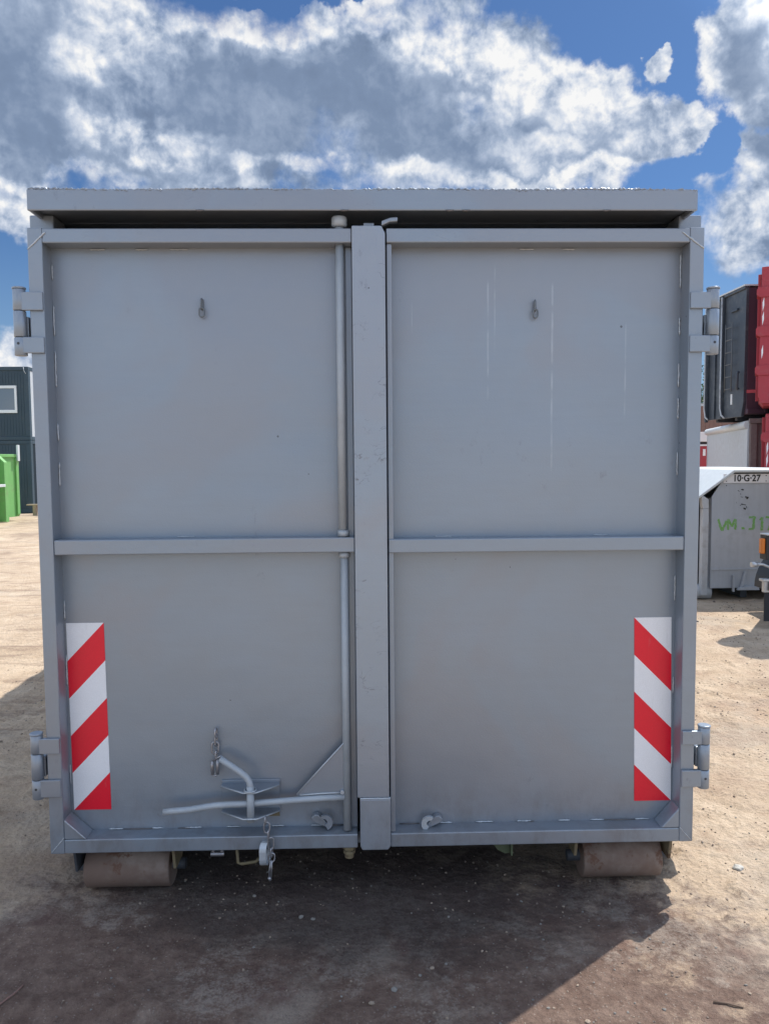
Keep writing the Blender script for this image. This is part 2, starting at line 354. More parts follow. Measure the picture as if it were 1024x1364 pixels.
def gh(x, y):
    x = np.asarray(x, float); y = np.asarray(y, float)
    near = np.exp(-(np.maximum(0, np.hypot(x, y)-12)/25))
    wx = x+.15*fbm(x*1.5, y*1.5, 40, 2); wy = y+.15*fbm(x*1.5+5, y*1.5, 44, 2)
    h = .010*fbm(x*.45, y*.45, 1, 3)
    # crumbled crust, only in some zones; wheel-pressed flat elsewhere
    zone = np.clip(fbm(x*.7+3, y*.7, 11, 3)*2.0+.35, 0, 1)
    crust = np.abs(fbm(wx*4, wy*6, 21, 4, .55))
    h = h+zone*(.026*(np.clip(crust*2.2, 0, 1)**.7)-.010)
    h = h+.0030*fbm(x*20, y*20, 31, 3, .6)
    # scattered clods and broken crust lumps
    cl = np.clip(fbm(x*9, y*9, 131, 3, .55)*2.2-.55, 0, 1)*np.clip(fbm(x*1.1, y*1.1, 141, 2)*2.5+.5, 0, 1)
    h = h+.022*cl**.6
    # long tyre-pressed ridges running across on the left, as in a driven yard
    lt = np.clip((-x-1.1)/.8, 0, 1)
    h = h+lt*.022*fbm(x*.8, y*3.4+.8*fbm(x*.7, y*.7, 71, 2), 61, 3)
    return G+h*near-.004
def build_ground():
    def axis(lo, hi, step, far):
        a = list(np.arange(lo, hi+1e-6, step)); s = step; p = a[-1]
        while p < far: s *= 1.09; p += s; a.append(p)
        s = step; p = a[0]; b = []
        while p > -far: s *= 1.09; p -= s; b.append(p)
        return np.array(b[::-1]+a)
    xs = axis(-2.8, 3.8, .018, 1400); ys = axis(-1.5, 2.5, .018, 1400)
    X, Y = np.meshgrid(xs, ys); Z = gh(X, Y)
    nx, ny = len(xs), len(ys)
    co = np.stack([X.ravel(), Y.ravel(), Z.ravel()], 1).astype(np.float32)
    i = np.arange((nx-1)*(ny-1)); r = i//(nx-1); c = i % (nx-1); a = r*nx+c
    f = np.stack([a, a+1, a+1+nx, a+nx], 1).astype(np.int32)
    me = bpy.data.meshes.new('ground'); me.vertices.add(len(co)); me.vertices.foreach_set('co', co.ravel())
    me.loops.add(f.size); me.loops.foreach_set('vertex_index', f.ravel()); me.polygons.add(len(f))
    me.polygons.foreach_set('loop_start', np.arange(0, f.size, 4, dtype=np.int32)); me.polygons.foreach_set('loop_total', np.full(len(f), 4, dtype=np.int32))
    me.update(calc_edges=True); me.polygons.foreach_set('use_smooth', np.ones(len(f), bool)); me.validate()
    m, N, b = mat('dirt_yard'); tc = N.new('ShaderNodeTexCoord').outputs['Object']
    x, y, z = N.sep(tc)
    n1 = N.noise(tc, .55, 6, .6, .4); n2 = N.noise(tc, 2.6, 8, .68, .5); n3 = N.noise(tc, 16., 8, .7); n4 = N.noise(tc, 90., 5, .7)
    sand = N.mix(N.ss(n2, .3, .7), (.60, .475, .35, 1), (.45, .335, .235, 1))
    brown = N.mix(N.ss(n3, .35, .65), (.135, .085, .069, 1), (.195, .135, .109, 1))
    # damp trampled earth around the back of the container, ragged outline
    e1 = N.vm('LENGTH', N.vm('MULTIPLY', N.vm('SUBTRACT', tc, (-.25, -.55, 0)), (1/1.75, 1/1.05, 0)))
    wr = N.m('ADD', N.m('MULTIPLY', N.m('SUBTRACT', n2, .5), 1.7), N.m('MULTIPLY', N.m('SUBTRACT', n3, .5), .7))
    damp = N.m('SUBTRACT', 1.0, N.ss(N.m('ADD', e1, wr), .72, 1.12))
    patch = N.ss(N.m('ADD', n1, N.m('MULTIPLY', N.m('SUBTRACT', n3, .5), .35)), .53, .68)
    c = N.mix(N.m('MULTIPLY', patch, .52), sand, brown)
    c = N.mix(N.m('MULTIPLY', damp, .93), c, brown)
    # rust-red and pale crushed spots
    c = N.mix(N.m('MULTIPLY', N.ss(N.noise(tc, 1.4, 5, .6, .3), .56, .72), .30), c, (.30, .165, .115, 1))
    pale = N.ss(N.m('MULTIPLY', N.noise(tc, 3.4, 9, .75, .3), N.noise(tc, .9, 2, .5)), .27, .40)
    c = N.mix(N.m('MULTIPLY', pale, .52), c, (.42, .355, .29, 1))
    # grit: dark and light specks of crushed stone
    v1 = N.voro(tc, 95.); k1 = N.sep(N.voro(tc, 95., 'F1', 'Color'))
    sp = N.m('MULTIPLY', N.m('LESS_THAN', v1, .30), N.m('GREATER_THAN', k1[0], .80))
    spd = N.m('MULTIPLY', N.m('LESS_THAN', v1, .27), N.m('LESS_THAN', k1[0], .12))
    c = N.mix(N.m('MULTIPLY', sp, .22), c, (.52, .47, .41, 1)); c = N.mix(N.m('MULTIPLY', spd, .3), c, (.10, .08, .07, 1))
    # dusty pale crust with ragged edges lying over the damp earth
    dn = N.m('ADD', N.noise(tc, 1.15, 9, .70, .5), N.m('MULTIPLY', N.m('SUBTRACT', n3, .5), .22))
    dust = N.m('MULTIPLY', N.ss(dn, .515, .565), N.ss(N.m('ADD', n4, n3), .80, 1.15))
    c = N.mix(N.m('MULTIPLY', N.m('MULTIPLY', dust, damp), .75), c, (.30, .25, .21, 1))
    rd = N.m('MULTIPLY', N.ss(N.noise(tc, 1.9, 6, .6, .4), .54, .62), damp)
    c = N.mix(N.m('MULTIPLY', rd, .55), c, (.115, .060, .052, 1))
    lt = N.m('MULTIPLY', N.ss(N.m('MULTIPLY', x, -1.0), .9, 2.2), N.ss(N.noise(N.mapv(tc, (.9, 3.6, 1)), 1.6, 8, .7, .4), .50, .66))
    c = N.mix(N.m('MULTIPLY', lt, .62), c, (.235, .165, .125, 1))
    rt_ = N.m('MULTIPLY', N.ss(x, .2, 1.2), N.ss(N.m('ADD', N.noise(tc, 1.8, 8, .72, .3), 0.0), .50, .64))
    c = N.mix(N.m('MULTIPLY', rt_, .38), c, (.34, .235, .175, 1))
    e2 = N.vm('LENGTH', N.vm('MULTIPLY', N.vm('SUBTRACT', tc, (-.05, .18, 0)), (1/1.15, 1/.62, 0)))  # shade under the container painted into the colour, over dark wet soil
    under_shade = N.m('SUBTRACT', 1.0, N.ss(N.m('ADD', e2, N.m('MULTIPLY', N.m('SUBTRACT', n2, .5), 1.3)), .55, 1.15))
    c = N.mix(N.m('MULTIPLY', under_shade, .72), c, (.045, .037, .036, 1))
    g = N.m('MULTIPLY_ADD', N.m('ADD', N.m('MULTIPLY', n4, .6), N.m('MULTIPLY', n3, .4)), 1.15, .425); c = N.mix(1.0, c, N.comb(g, g, g), 'MULTIPLY')
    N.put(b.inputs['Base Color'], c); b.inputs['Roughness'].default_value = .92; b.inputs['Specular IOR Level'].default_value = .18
    h = N.m('ADD', N.m('MULTIPLY', n3, .8), N.m('ADD', N.m('MULTIPLY', n4, .35), N.m('MULTIPLY', sp, .12)))
    h = N.m('ADD', h, N.m('MULTIPLY', N.voro(tc, 38.), .30))
    N.put(b.inputs['Normal'], N.bump(h, 1.0, .024))
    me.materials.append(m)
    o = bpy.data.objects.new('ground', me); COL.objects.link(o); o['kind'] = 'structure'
build_ground()

def icosa():
    bm = bmesh.new(); bmesh.ops.create_icosphere(bm, subdivisions=1, radius=1)
    v = np.array([p.co[:] for p in bm.verts]); f = np.array([[q.index for q in p.verts] for p in bm.faces]); bm.free(); return v, f
def build_gravel():
    rng = np.random.default_rng(5); v0, f0 = icosa(); nv = len(v0)
    vs = []; fs = []; mi = []
    n = 14000
    px = rng.uniform(-3.0, 4.6, n); py = -1.45+7.5*rng.random(n)**1.7
    clump = fbm(px*1.3, py*1.3, 91, 3)+.25*rng.random(n)
    keep = clump > -.05
    px, py = px[keep], py[keep]; n = len(px); pz = gh(px, py)
    sz = .0022+.0045*rng.random(n)**2+.010*(rng.random(n) > .985)*rng.random(n)
    sz *= 1+.35*np.clip(py, 0, 6)/3
    for i in range(n):
        s = v0*(1+.28*rng.uniform(-1, 1, (nv, 1)))*np.array([1, rng.uniform(.6, 1), rng.uniform(.4, .75)])*sz[i]
        a = rng.uniform(0, 6.28); ca, sa = math.cos(a), math.sin(a)
        s = np.stack([s[:, 0]*ca-s[:, 1]*sa, s[:, 0]*sa+s[:, 1]*ca, s[:, 2]], 1)+[px[i], py[i], pz[i]+sz[i]*.2]
        vs.append(s); fs.append(f0+i*nv); mi.append(np.full(len(f0), rng.choice([0, 0, 1, 1, 2])))
    me = bpy.data.meshes.new('gravel'); me.from_pydata(np.concatenate(vs).tolist(), [], np.concatenate(fs).tolist())
    for nm, cc in (('stone_tan', (.30, .235, .18)), ('stone_brown', (.17, .13, .105)), ('stone_grey', (.22, .205, .185))):
        me.materials.append(simple(nm, cc, .85, 0, .3, 40))
    me.polygons.foreach_set('material_index', np.concatenate(mi).astype(np.int32)); me.update()
    o = bpy.data.objects.new('gravel', me); COL.objects.link(o)
    tagm(o, 'loose grit and small stones strewn over the dirt yard', 'gravel', kind='stuff')
build_gravel()
def gz(x, y): return float(gh(np.array([x]), np.array([y]))[0])
def twig(name, pts, r, label, m, cat='twig'):
    mb = MB(); P = [(x, y, gz(x, y)+r*.7+dz) for x, y, dz in pts]
    mb.tube(P, [r*(1-.5*i/len(P)) for i in range(len(P))], 6)
    tagm(mb.build(name, m), label, cat)
M['twig'] = simple('dry_twig', (.26, .15, .12), .8, 0, .2, 40)
M['twig2'] = simple('dark_twig', (.15, .10, .07), .8, 0, .2, 40)

# ------------------------------------------------------------------ THE CONTAINER
C0 = empty('roll_off_container', (0, 0, 0), 'large closed silver grey steel container with two rear doors, standing on rusty rollers', 'container')
L = 6.1
# body: side walls with ribs, floor, head wall, rear header
mb = MB()
mb.box(-1.27, -1.264, .20, L, .02, 2.439); mb.box(1.264, 1.27, .20, L, .02, 2.439)
mb.box(-1.26, 1.26, .0998, L-.01, -.03, .018); mb.box(-1.26, 1.26, L-.008, L, .02, 2.438)
for i in range(9):
    y = .55+i*.66
    mb.box(-1.33, -1.271, y, y+.08, .0, 2.40); mb.box(1.271, 1.33, y, y+.08, .0, 2.40)
mb.box(-1.335, -1.25, .20, L+.02, -.05, .03); mb.box(1.25, 1.335, .20, L+.02, -.05, .03)
mb.box(-1.26, 1.26, .52, .60, 2.25, 2.4395)
mb.build('body', M['grey'], C0, .003)
for s in (-1, 1):
    mb = MB(); xa, xb = (1.185*s, 1.275*s)
    mb.box(min(xa, xb), max(xa, xb), .085, .199, -.02, 2.437)
    mb.build('corner_post', M['grey'], C0, .006)
# lid with fascia
mb = MB()
mb.box(-1.237, 1.213, -.022, -.012, 2.420, 2.496)
mb.box(-1.2365, -1.222, -.0118, .30, 2.421, 2.440); mb.box(1.198, 1.2125, -.0118, .30, 2.421, 2.440)
mb.box(-1.2365, 1.2125, -.0118, .1995, 2.4405, 2.488); mb.box(-1.275, 1.275, .20, L+.03, 2.44, 2.4885)
lid = mb.build('lid', M['grey'], C0, .004)
random.seed(3)
mb = MB(); n = 420
pts = []; rr = []
for i in range(n+1):
    x = -1.232+2.44*i/n
    pts.append((x, -.019+random.uniform(-.002, .002), 2.4955+random.uniform(-.0025, .0025)+.002*math.sin(x*9))); rr.append(.0028+random.random()**3*.0040)
mb.tube(pts, rr, 6, smooth=False)
mb.build('rough_edge_seam', M['grey_hard'], lid)
mb = MB()
for x in (-.63, -.075-.03, .28, .34, .86):
    mb.tube([(x, -.0225, 2.4205), (x+.012, -.024, 2.419), (x+.03, -.0225, 2.4205)], [.002, .004, .002], 6)
mb.each('weld_spatter', M['grime_bead'], lid)

def door(side, xi, xo):
    """panel plus frame; xi = inner (centre) edge, xo = outer edge"""
    s = -1 if side == 'L' else 1
    a, b_ = min(xi, xo), max(xi, xo)
    pan = MB().box(a+.02, b_-.02, .080, .086, .03, 2.34).build('door_panel', M['grey_panel'], C0)
    fr = MB(); w = .054
    ox0, ox1 = (xo, xo+w) if s < 0 else (xo-w, xo)
    zt, zb = 2.366, 0.0
    fr.box(ox0, ox1, 0, .0995, zb, zt)                     # hinge stile
    ax, bx = (ox1, b_) if s < 0 else (a, ox0)
    fr.box(ax, bx, .0006, .095, 2.311, zt-.003)            # top rail
    fr.box(ax, bx, .0006, .099, zb+.001, .056)              # bottom rail
    if s < 0: fr.box(b_-.028, b_, .058, .095, .056, 2.311)   # inner stile, set back
    else: fr.box(a, a+.020, .012, .095, .056, 2.311)
    # corner fillet plates, bottom (filled 45 degrees)
    if s < 0: fr.prism([(ox1, .0565), (ox1+.085, .0565), (ox1, .135)], 'y', .0012, .079)
    else: fr.prism([(ox0, .0565), (ox0-.072, .0565), (ox0, .137)], 'y', .0012, .079)
    frm = fr.build('door_frame', M['grey'], pan, .004)
    # crossbar
    z0, z1 = (1.160, 1.217) if s < 0 else (1.155, 1.208)
    cx0, cx1 = (ox1+.0005, b_-.0) if s < 0 else (a+.0005, ox0-.0005)
    MB().box(cx0, cx1, .003, .0785, z0, z1).build('crossbar', M['grey'], pan, .004)
    # weld beads along the panel edges: stitched, light
    rnd = random.Random(7 if s < 0 else 9)
    bd = MB()
    ix = (ox1+.002) if s < 0 else (ox0-.002)
    def stitch(p, q, r=.003):
        n = max(3, int((Vector(q)-Vector(p)).length/.006)); P = []; Rr = []
        for i in range(n+1):
            v = Vector(p).lerp(Vector(q), i/n); P.append((v.x+rnd.uniform(-.0008, .0008), v.y, v.z+rnd.uniform(-.0008, .0008)))
            Rr.append(r*(.7+.6*rnd.random()) if 0 < i < n else r*.4)
        bd.tube(P, Rr, 6)
    for zz in (.28, .62, .95, 1.42, 1.62, 1.78, 1.96, 2.16):
        ln = rnd.uniform(.05, .14); zz += rnd.uniform(-.05, .05); stitch((ix+s*-.001, .077, zz), (ix+s*-.001, .077, zz+ln))
    rng = [x for x in np.arange(a+.18, b_-.15, .16)]
    for xx in rng:
        xx += rnd.uniform(-.03, .03); ln = rnd.uniform(.04, .08)
        stitch((xx, .077, .0595), (xx+ln, .077, .0595))
        if rnd.random() < .5: stitch((xx, .077, 2.307), (xx+ln, .077, 2.307), .0028)
        if rnd.random() < .25: stitch((xx, .077, z1+.002), (xx+ln, .077, z1+.002), .0022)
    # mitre weld scars on the frame face (raised lines)
    if s < 0:
        stitch((-1.249, -.0005, 2.288), (-1.182, -.0005, 2.350), .0035); stitch((-1.246, -.0005, .006), (-1.196, -.0005, .064), .0018)
        stitch((ox1+.004, -.0002, .132), (ox1+.082, -.0002, .059), .0018)
    else:
        stitch((1.249, -.0005, 2.288), (1.165, -.0005, 2.350), .0035); stitch((1.246, -.0005, .004), (1.196, -.0005, .06), .0016)
    bd.each('weld_bead', M['bead'], pan)
    # sealant / bare seam at foot of panel
    g2 = MB()
    for (xa, xb) in (((-1.0, -.86), (-.78, -.70), (-.22, -.12)) if s < 0 else ((.92, 1.06), (.62, .64), (.10, .18))):
        g2.tube([(xa, .0775, .0575), ((xa+xb)/2, .0755, .0575), (xb, .0775, .0575)], [.0015, .003, .0015], 6)
    g2.each('bare_seam', M['grime_bead'], pan)
    return pan, ox0, ox1
doorL, _, lx = door('L', -.066, -1.25)
doorR, rx, _ = door('R', .062, 1.25)
# eye links near the top
for pan, x, z in ((doorL, -.634, 2.115), (doorR, .630, 2.107)):
    mb = MB()
    mb.tube(link_path((x, .066, z-.014), .011, .040, R_(70)), .0036, 6, closed=True)
    mb.tube(link_path((x, .060, z-.045), .018, .034, R_(8)), .0034, 6, closed=True)
    mb.each('eye_link', M['old_link'], pan)
# centre post
cp = MB()
cp.prism([(-.0655, .205), (.0575, .205), (.0575, 2.343), (.044, 2.370), (-.0655, 2.370)], 'y', -.010, .0985)
cpo = cp.build('centre_post', M['grey_post'], C0, .004)
mb = MB(); mb.prism([(-.056, .012), (-.048, -.003), (.052, -.003), (.0625, .012), (.0625, .2015), (-.056, .2015)], 'y', -.014, .075)
mb.build('post_foot', M['grey_post'], cpo, .005)
mb = MB(); r9 = random.Random(12)
P = [(-.055+.117*i/24, -.0125+r9.uniform(-.0006, .0006), .2035+r9.uniform(-.0007, .0007)) for i in range(25)]
mb.tube(P, .0036, 6); mb.build('weld_seam', M['bead'], cpo)
# small stop block and bent flat bar behind the top of the post
mb = MB(); mb.box(-.022, .018, .03, .07, 2.366, 2.392); mb.build('stop_block', M['grey_hard'], C0, .003)
mb = MB(); mb.prism([(.045, 2.372), (.075, 2.386), (.104, 2.388), (.105, 2.404), (.078, 2.402), (.045, 2.390)], 'y', .0, .03)
mb.build('catch_bar', M['grey_hard'], C0, .003)

# locking rod
rod = MB().tube([(-.112, .036, 1.20), (-.112, .036, 2.388)], .0158, 20).build('locking_rod', M['grey_rod'], C0)
tagm(rod, 'upper grey locking rod beside the centre post')
MB().tube([(-.1120, .036, 2.375), (-.1120, .036, 2.381), (-.1120, .036, 2.409), (-.1120, .036, 2.414)], [.020, .029, .029, .024], 24).build('rod_cap', M['grey_rod'], rod)
MB().tube([(-.1095, .036, 1.219), (-.1095, .036, 1.242)], .0215, 20).build('rod_collar', M['grey_rod'], rod)
rod2 = MB().tube([(-.107, .036, 1.18), (-.107, .036, .06)], .0152, 20).build('locking_rod', M['grey_rod'], C0)
tagm(rod2, 'lower grey locking rod joined to the long handle')
MB().tube([(-.107, .036, 1.157), (-.107, .036, 1.138)], .021, 20).build('rod_collar', M['grey_rod'], rod2)
mb = MB(); mb.cyl((-.100, .03, -.012), (-.100, .03, .02), .030, 6); mb.cyl((-.100, .03, -.050), (-.100, .03, -.012), .018, 14); mb.cyl((-.100, .03, -.034), (-.100, .03, -.02), .024, 6)
mb.build('rod_end_nut', M['bracket_old'], rod2, .002)
# gusset plate of the handle
mb = MB(); mb.prism([(-.305, .204), (-.108, .418), (-.108, .196), (-.29, .196)], 'y', .030, .038)
mb.build('gusset_plate', M['grey'], rod2, .0015)
mb = MB(); mb.tube([(-.303, .030, .207), (-.111, .030, .417)], .0028, 6); mb.build('gusset_edge', M['bead'], rod2)
# long handle bar
hb = MB()
hb.tube([(-.815, .004, .158), (-.76, .004, .162), (-.71, .004, .166), (-.665, .004, .173), (-.62, .004, .1795), (-.57, .006, .182), (-.45, .012, .184), (-.30, .020, .189), (-.2, .026, .192), (-.115, .030, .194)], .0125, 14)
hb.build('lock_handle', M['grey_rod'], rod2)
mb = MB(); mb.tube([(-.29, .027, .205), (-.2, .028, .210), (-.125, .028, .212)], .0035, 8); mb.cyl((-.125, .018, .216), (-.125, .036, .216), .008, 10)
mb.build('weld_seam', M['bead'], rod2)
# clamp bracket: two shelf plates folded forward from a back plate
cb = MB(); cb.box(-.602, -.372, .072, .0795, .118, .252)
cbo = cb.build('clamp_bracket', M['grey_hard'], C0, .002)
for zt in (.240, .136):
    pl = MB(); pts = [(-.600, .0715), (-.372, .0715), (-.372, .052), (-.43, .002), (-.455, -.018), (-.505, -.018), (-.53, .000), (-.600, .050)]
    pl.prism(pts, 'z', zt-.006, zt, 0)
    o = pl.build('shelf_plate', M['grey_hard'], cbo, .0015)
    e = MB(); e.tube([(p[0], p[1]-.001, zt-.003) for p in pts[2:]], .0032, 6); e.build('plate_lip', M['bead'], cbo)
mb = MB(); mb.cyl((-.478, -.004, .118), (-.478, -.004, .258), .0145, 16); mb.build('pivot_tube', M['grey_rod'], cbo)
mb = MB(); mb.tube([(-.478, -.004, .236), (-.478, -.004, .262), (-.482, -.004, .276), (-.492, -.003, .293), (-.515, .0, .312), (-.55, .006, .334), (-.594, .014, .362)], [.0125]*7, 14)
mb.build('clamp_handle', M['grey_rod'], cbo)
mb = MB(); mb.tube([(-.478+.022*math.cos(a), -.004+.022*math.sin(a), .243) for a in np.linspace(0, 2*math.pi, 16, endpoint=False)], .0035, 6, closed=True); mb.build('washer', M['bead'], cbo)
# rusty stain plate below the lower shelf
mb = MB(); mb.prism([(-.432, .100), (-.375, .100), (-.378, .128), (-.425, .122)], 'y', .0765, .0795); mb.build('rusty_patch', M['bracket_old'], cbo)
# chain hanging beside the clamp
ch = MB()
links = [(0, .447, .020, .038, 80), (.0, .420, .018, .046, 75), (-.004, .388, .025, .050, 10), (.0, .357, .016, .040, 80)]
for dx, z, w, h, a in links: ch.tube(link_path((-.617+dx, .058, z), w, h, R_(a)), .0038, 6, closed=True)
cho = ch.build('chain', M['zinc'], C0)
tagm(cho, 'short chain hanging left of the clamp handle')
mb = MB(); mb.tube([(-.594, .030, .366), (-.612, .045, .352), (-.632, .052, .338)], .0042, 6)
mb.tube([(-.632, .052, .338), (-.634, .052, .318), (-.632, .05, .283)], .0065, 8); mb.tube([(-.612, .052, .345), (-.612, .052, .318), (-.613, .05, .285)], .0065, 8); mb.tube([(-.632, .05, .285), (-.622, .05, .277), (-.613, .05, .287)], .004, 6)
mb.build('fork_hook', M['zinc'], cho)
# chain under the clamp with shackle plate and split pin
ch = MB()
for dx, z, w, h, a in [(-.004, .128, .018, .030, 80), (0, .100, .022, .042, 8), (.006, .068, .012, .040, 80), (.014, .036, .022, .048, 20), (.016, .0, .014, .036, 70), (.016, -.020, .024, .036, 15)]:
    ch.tube(link_path((-.415+dx, -.020, z), w, h, R_(a)), .0034, 6, closed=True)
cho = ch.build('chain', M['zinc'], C0)
tagm(cho, 'chain with a flat shackle hanging below the door edge')
mb = MB(); P = link_path((-.424, -.012, -.004), .062, .094, R_(78), 8)
vs = []; 
for p in P: vs += [(p[0]-.013, p[1], p[2]), (p[0]+.013, p[1], p[2])]
n = len(P)
for sc in (1,):
    mb.add(vs, [(2*i, 2*i+1, 2*((i+1) % n)+1, 2*((i+1) % n)) for i in range(n)])
o = mb.build('shackle_plate', M['bead'], cho); md = o.modifiers.new('solid', 'SOLIDIFY'); md.thickness = .006
mb = MB(); mb.tube([(-.402, -.022, -.03), (-.408, -.022, -.07), (-.409, -.02, -.108)], .003, 6); mb.tube([(-.398, -.022, -.03), (-.400, -.022, -.07), (-.402, -.02, -.102)], .003, 6); mb.cyl((-.411, -.02, -.098), (-.404, -.02, -.11), .0065, 8)
mb.build('split_pin', M['zinc'], cho)
# net hooks welded at the foot of each door
def hook(cx, cz, flip, light):
    mb = MB(); pl = MB()
    out = arc(0, 0, .030, 55, 250, 12); inn = arc(.004, .002, .013, 250, 70, 10)
    poly = [(flip*p[0]+cx, p[2]+cz) for p in out+inn]
    if flip < 0: poly = poly[::-1]
    n = len(poly); a = len(out)
    for k in range(a-1):       # strip between outer and inner arcs
        j0 = n-1-int(k*(len(inn)-1)/(a-1)); j1 = n-1-int((k+1)*(len(inn)-1)/(a-1))
        q = [poly[k], poly[k+1], poly[j1]]+([poly[j0]] if j0 != j1 else [])
        mb.prism(q, 'y', .030, .044)
    o = mb.build('net_hook', M['bead'] if light else M['grey_hard'], C0)
    mb = MB(); t = [(flip*px+cx, pz+cz) for px, pz in [(-.012, -.029), (.052, .000), (.055, .014), (.040, .027), (.026, .024), (-.004, -.006)]]
    mb.prism(t, 'y', .045, .078); mb.build('hook_root', M['grey_hard'], o, .003)
hook(.214, .076, 1, True); hook(-.194, .090, -1, False)

# hinges
def hinge(s, z0, z1, za, zb, hole):
    """z0..z1 barrel, straps z1..zb' and z0..za'"""
    xb = 1.288*s
    h = MB(); g = .0012
    for (a, b_) in ((z0, za-g), (za+g, zb-g), (zb+g, z1-.006)): h.tube([(xb, .004, a), (xb, .004, a+.002), (xb, .004, b_-.002), (xb, .004, b_)], [.0205, .0225, .0225, .0205], 24)
    o = h.build('hinge', M['grey_hard'], C0)
    MB().tube([(xb, .004, z1-.006), (xb, .004, z1-.005), (xb, .004, z1), (xb, .004, z1+.002)], [.0235, .0245, .0245, .021], 24).build('pin_head', M['grey_hard'], o)
    MB().tube([(xb, .004, z0+.004), (xb, .004, z1-.01)], .018, 16).build('hinge_pin', M['dark_steel'], o)
    for (a, b_) in ((z0+.008, za), (zb, z1-.018)):
        xa, xc = sorted((1.197*s, 1.276*s)); st = MB(); st.box(xa, xc, -.0125, -.0008, a, b_)
        xa, xc = sorted((1.2515*s, 1.276*s)); st.box(xa, xc, -.0006, .012, a+.002, b_-.002)
        st.build('hinge_strap', M['grey_hard'], o, .003)
    xa, xc = sorted((1.262*s, 1.281*s)); lf = MB(); lf.box(xa, xc, .015, .12, za+.004, zb-.018)
    lf.box(min(xa, xc)+.004, max(xa, xc)-.004, .012, .02, (za+zb)/2-.006, (za+zb)/2+.004)
    lf.build('hinge_leaf', M['grey_hard'], o, .003)
    if hole:
        MB().cyl((xb, -.0188, z0+.043), (xb, -.0180, z0+.043), .005, 12).build('grease_hole', M['dark_steel'], o)
    return o
for s, zz in ((-1, (1.903, 2.151, 1.970, 2.066)), (1, (1.897, 2.145, 1.967, 2.066)), (-1, (.222, .478, .298, .400)), (1, (.217, .467, .292, .394))):
    hinge(s, zz[0], zz[1], zz[2], zz[3], True)

# warning stickers
def sticker(x0, x1, z0, z1, mirror, pan, skew):
    mb = MB(); n = 5; w = x1-x0; h = (z1-z0)/n; yy = .0788
    def pt(u, k): # u 0..1 along, k segment height from top
        z = z1-k*h; return (x0+u*w+skew*(z1-z)/(z1-z0), yy, z)
    def P(u, k): return pt(1-u if mirror else u, k)
    # boundaries run from left edge (k+1) to right edge (k)
    polys = [([P(0, 0), P(1, 0), P(0, 1)], 1)]
    for k in range(0, n-1): polys.append(([P(0, k+1), P(1, k), P(1, k+1), P(0, k+2)], 0 if k % 2 == 0 else 1))
    polys.append(([P(0, n), P(1, n-1), P(1, n)], 0))
    for p, m_ in polys: mb.add(p, [tuple(range(len(p)))], m_)
    o = mb.build('warning_sticker', [M['sticker_red'], M['sticker_white']], pan)
    md = o.modifiers.new('solid', 'SOLIDIFY'); md.thickness = .0014; md.offset = 0
sticker(-1.190, -1.045, .139, .886, False, doorL, .006)
sticker(1.034, 1.182, .133, .879, True, doorR, .010)

# running gear
def roller(cx0, cx1, s):
    z = G+.084; y = .135; w = .004
    mb = MB(); mb.tube([(cx0, y, z), (cx0+.004, y, z), (cx1-.004, y, z), (cx1, y, z)], [.079, .084, .084, .079], 40)
    o = mb.build('roller', M['roller'], C0)
    mb = MB(); mb.cyl((cx0-.05, y, z), (cx1+.05, y, z), .022, 16); mb.build('axle', M['dark_steel'], o)
    return o
rl = roller(-1.150, -.815, -1); rr_ = roller(.838, 1.155, 1)
def bracket(par, x, t, ytop, m, zt=-.002, zb=-.12, yl=.03, tip=.09):
    mb = MB(); mb.prism([(yl, zt), (yl+.24, zt), (yl+tip+.1, zb), (yl+tip, zb)], 'x', x-t/2, x+t/2); return mb.build('roller_bracket', m, par, .002)
bracket(rl, -1.172, .010, 0, M['dark_steel'], tip=.02, zb=-.10); bracket(rl, -.789, .012, 0, M['bracket_old'], zb=-.095, tip=.02)
bracket(rr_, .800, .012, 0, M['bracket_old'], zb=-.075, tip=.02); bracket(rr_, 1.178, .012, 0, M['bracket_old'], zb=-.095, tip=.02)
for s in (-1, 1):
    mb = MB(); x = .53*s; mb.box(x-.04, x+.04, .45, L-.1, -.185, -.173); mb.box(x-.006, x+.006, .45, L-.1, -.172, -.062); mb.box(x-.04, x+.04, .45, L-.1, -.061, -.05)
    mb.build('skid_rail', M['dark_steel'], C0)
mb = MB()
for i in range(10): mb.box(-1.2, 1.2, .35+i*.6, .41+i*.6, -.09, -.031)
mb.each('cross_member', M['dark_steel'], C0)
# small fittings hanging under the sill
mb = MB(); mb.box(-.640, -.630, .04, .06, -.032, -.001); mb.box(-.606, -.596, .04, .06, -.030, -.001); mb.cyl((-.645, .045, -.034), (-.592, .045, -.034), .010, 10)
mb.build('clevis', M['zinc'], C0, .001)
mb = MB(); mb.tube([(-.545, .05, .0), (-.540, .05, -.075), (-.525, .05, -.080), (-.470, .05, -.072), (-.458, .05, -.060)], .0065, 8); mb.build('sill_loop', M['bracket_old'], C0)
mb = MB(); mb.prism([(.455, -.001), (.545, -.001), (.548, -.062), (.52, -.066), (.49, -.05)], 'y', .06, .09); mb.box(.538, .546, .03, .12, -.06, -.001)
mb.build('sill_bracket', M['green_old'], C0, .002)
mb = MB(); mb.tube([(-1.262, .18, -.03), (-1.21, .18, -.05)], .008, 8); mb.build('drain_stub', M['dark_steel'], C0)

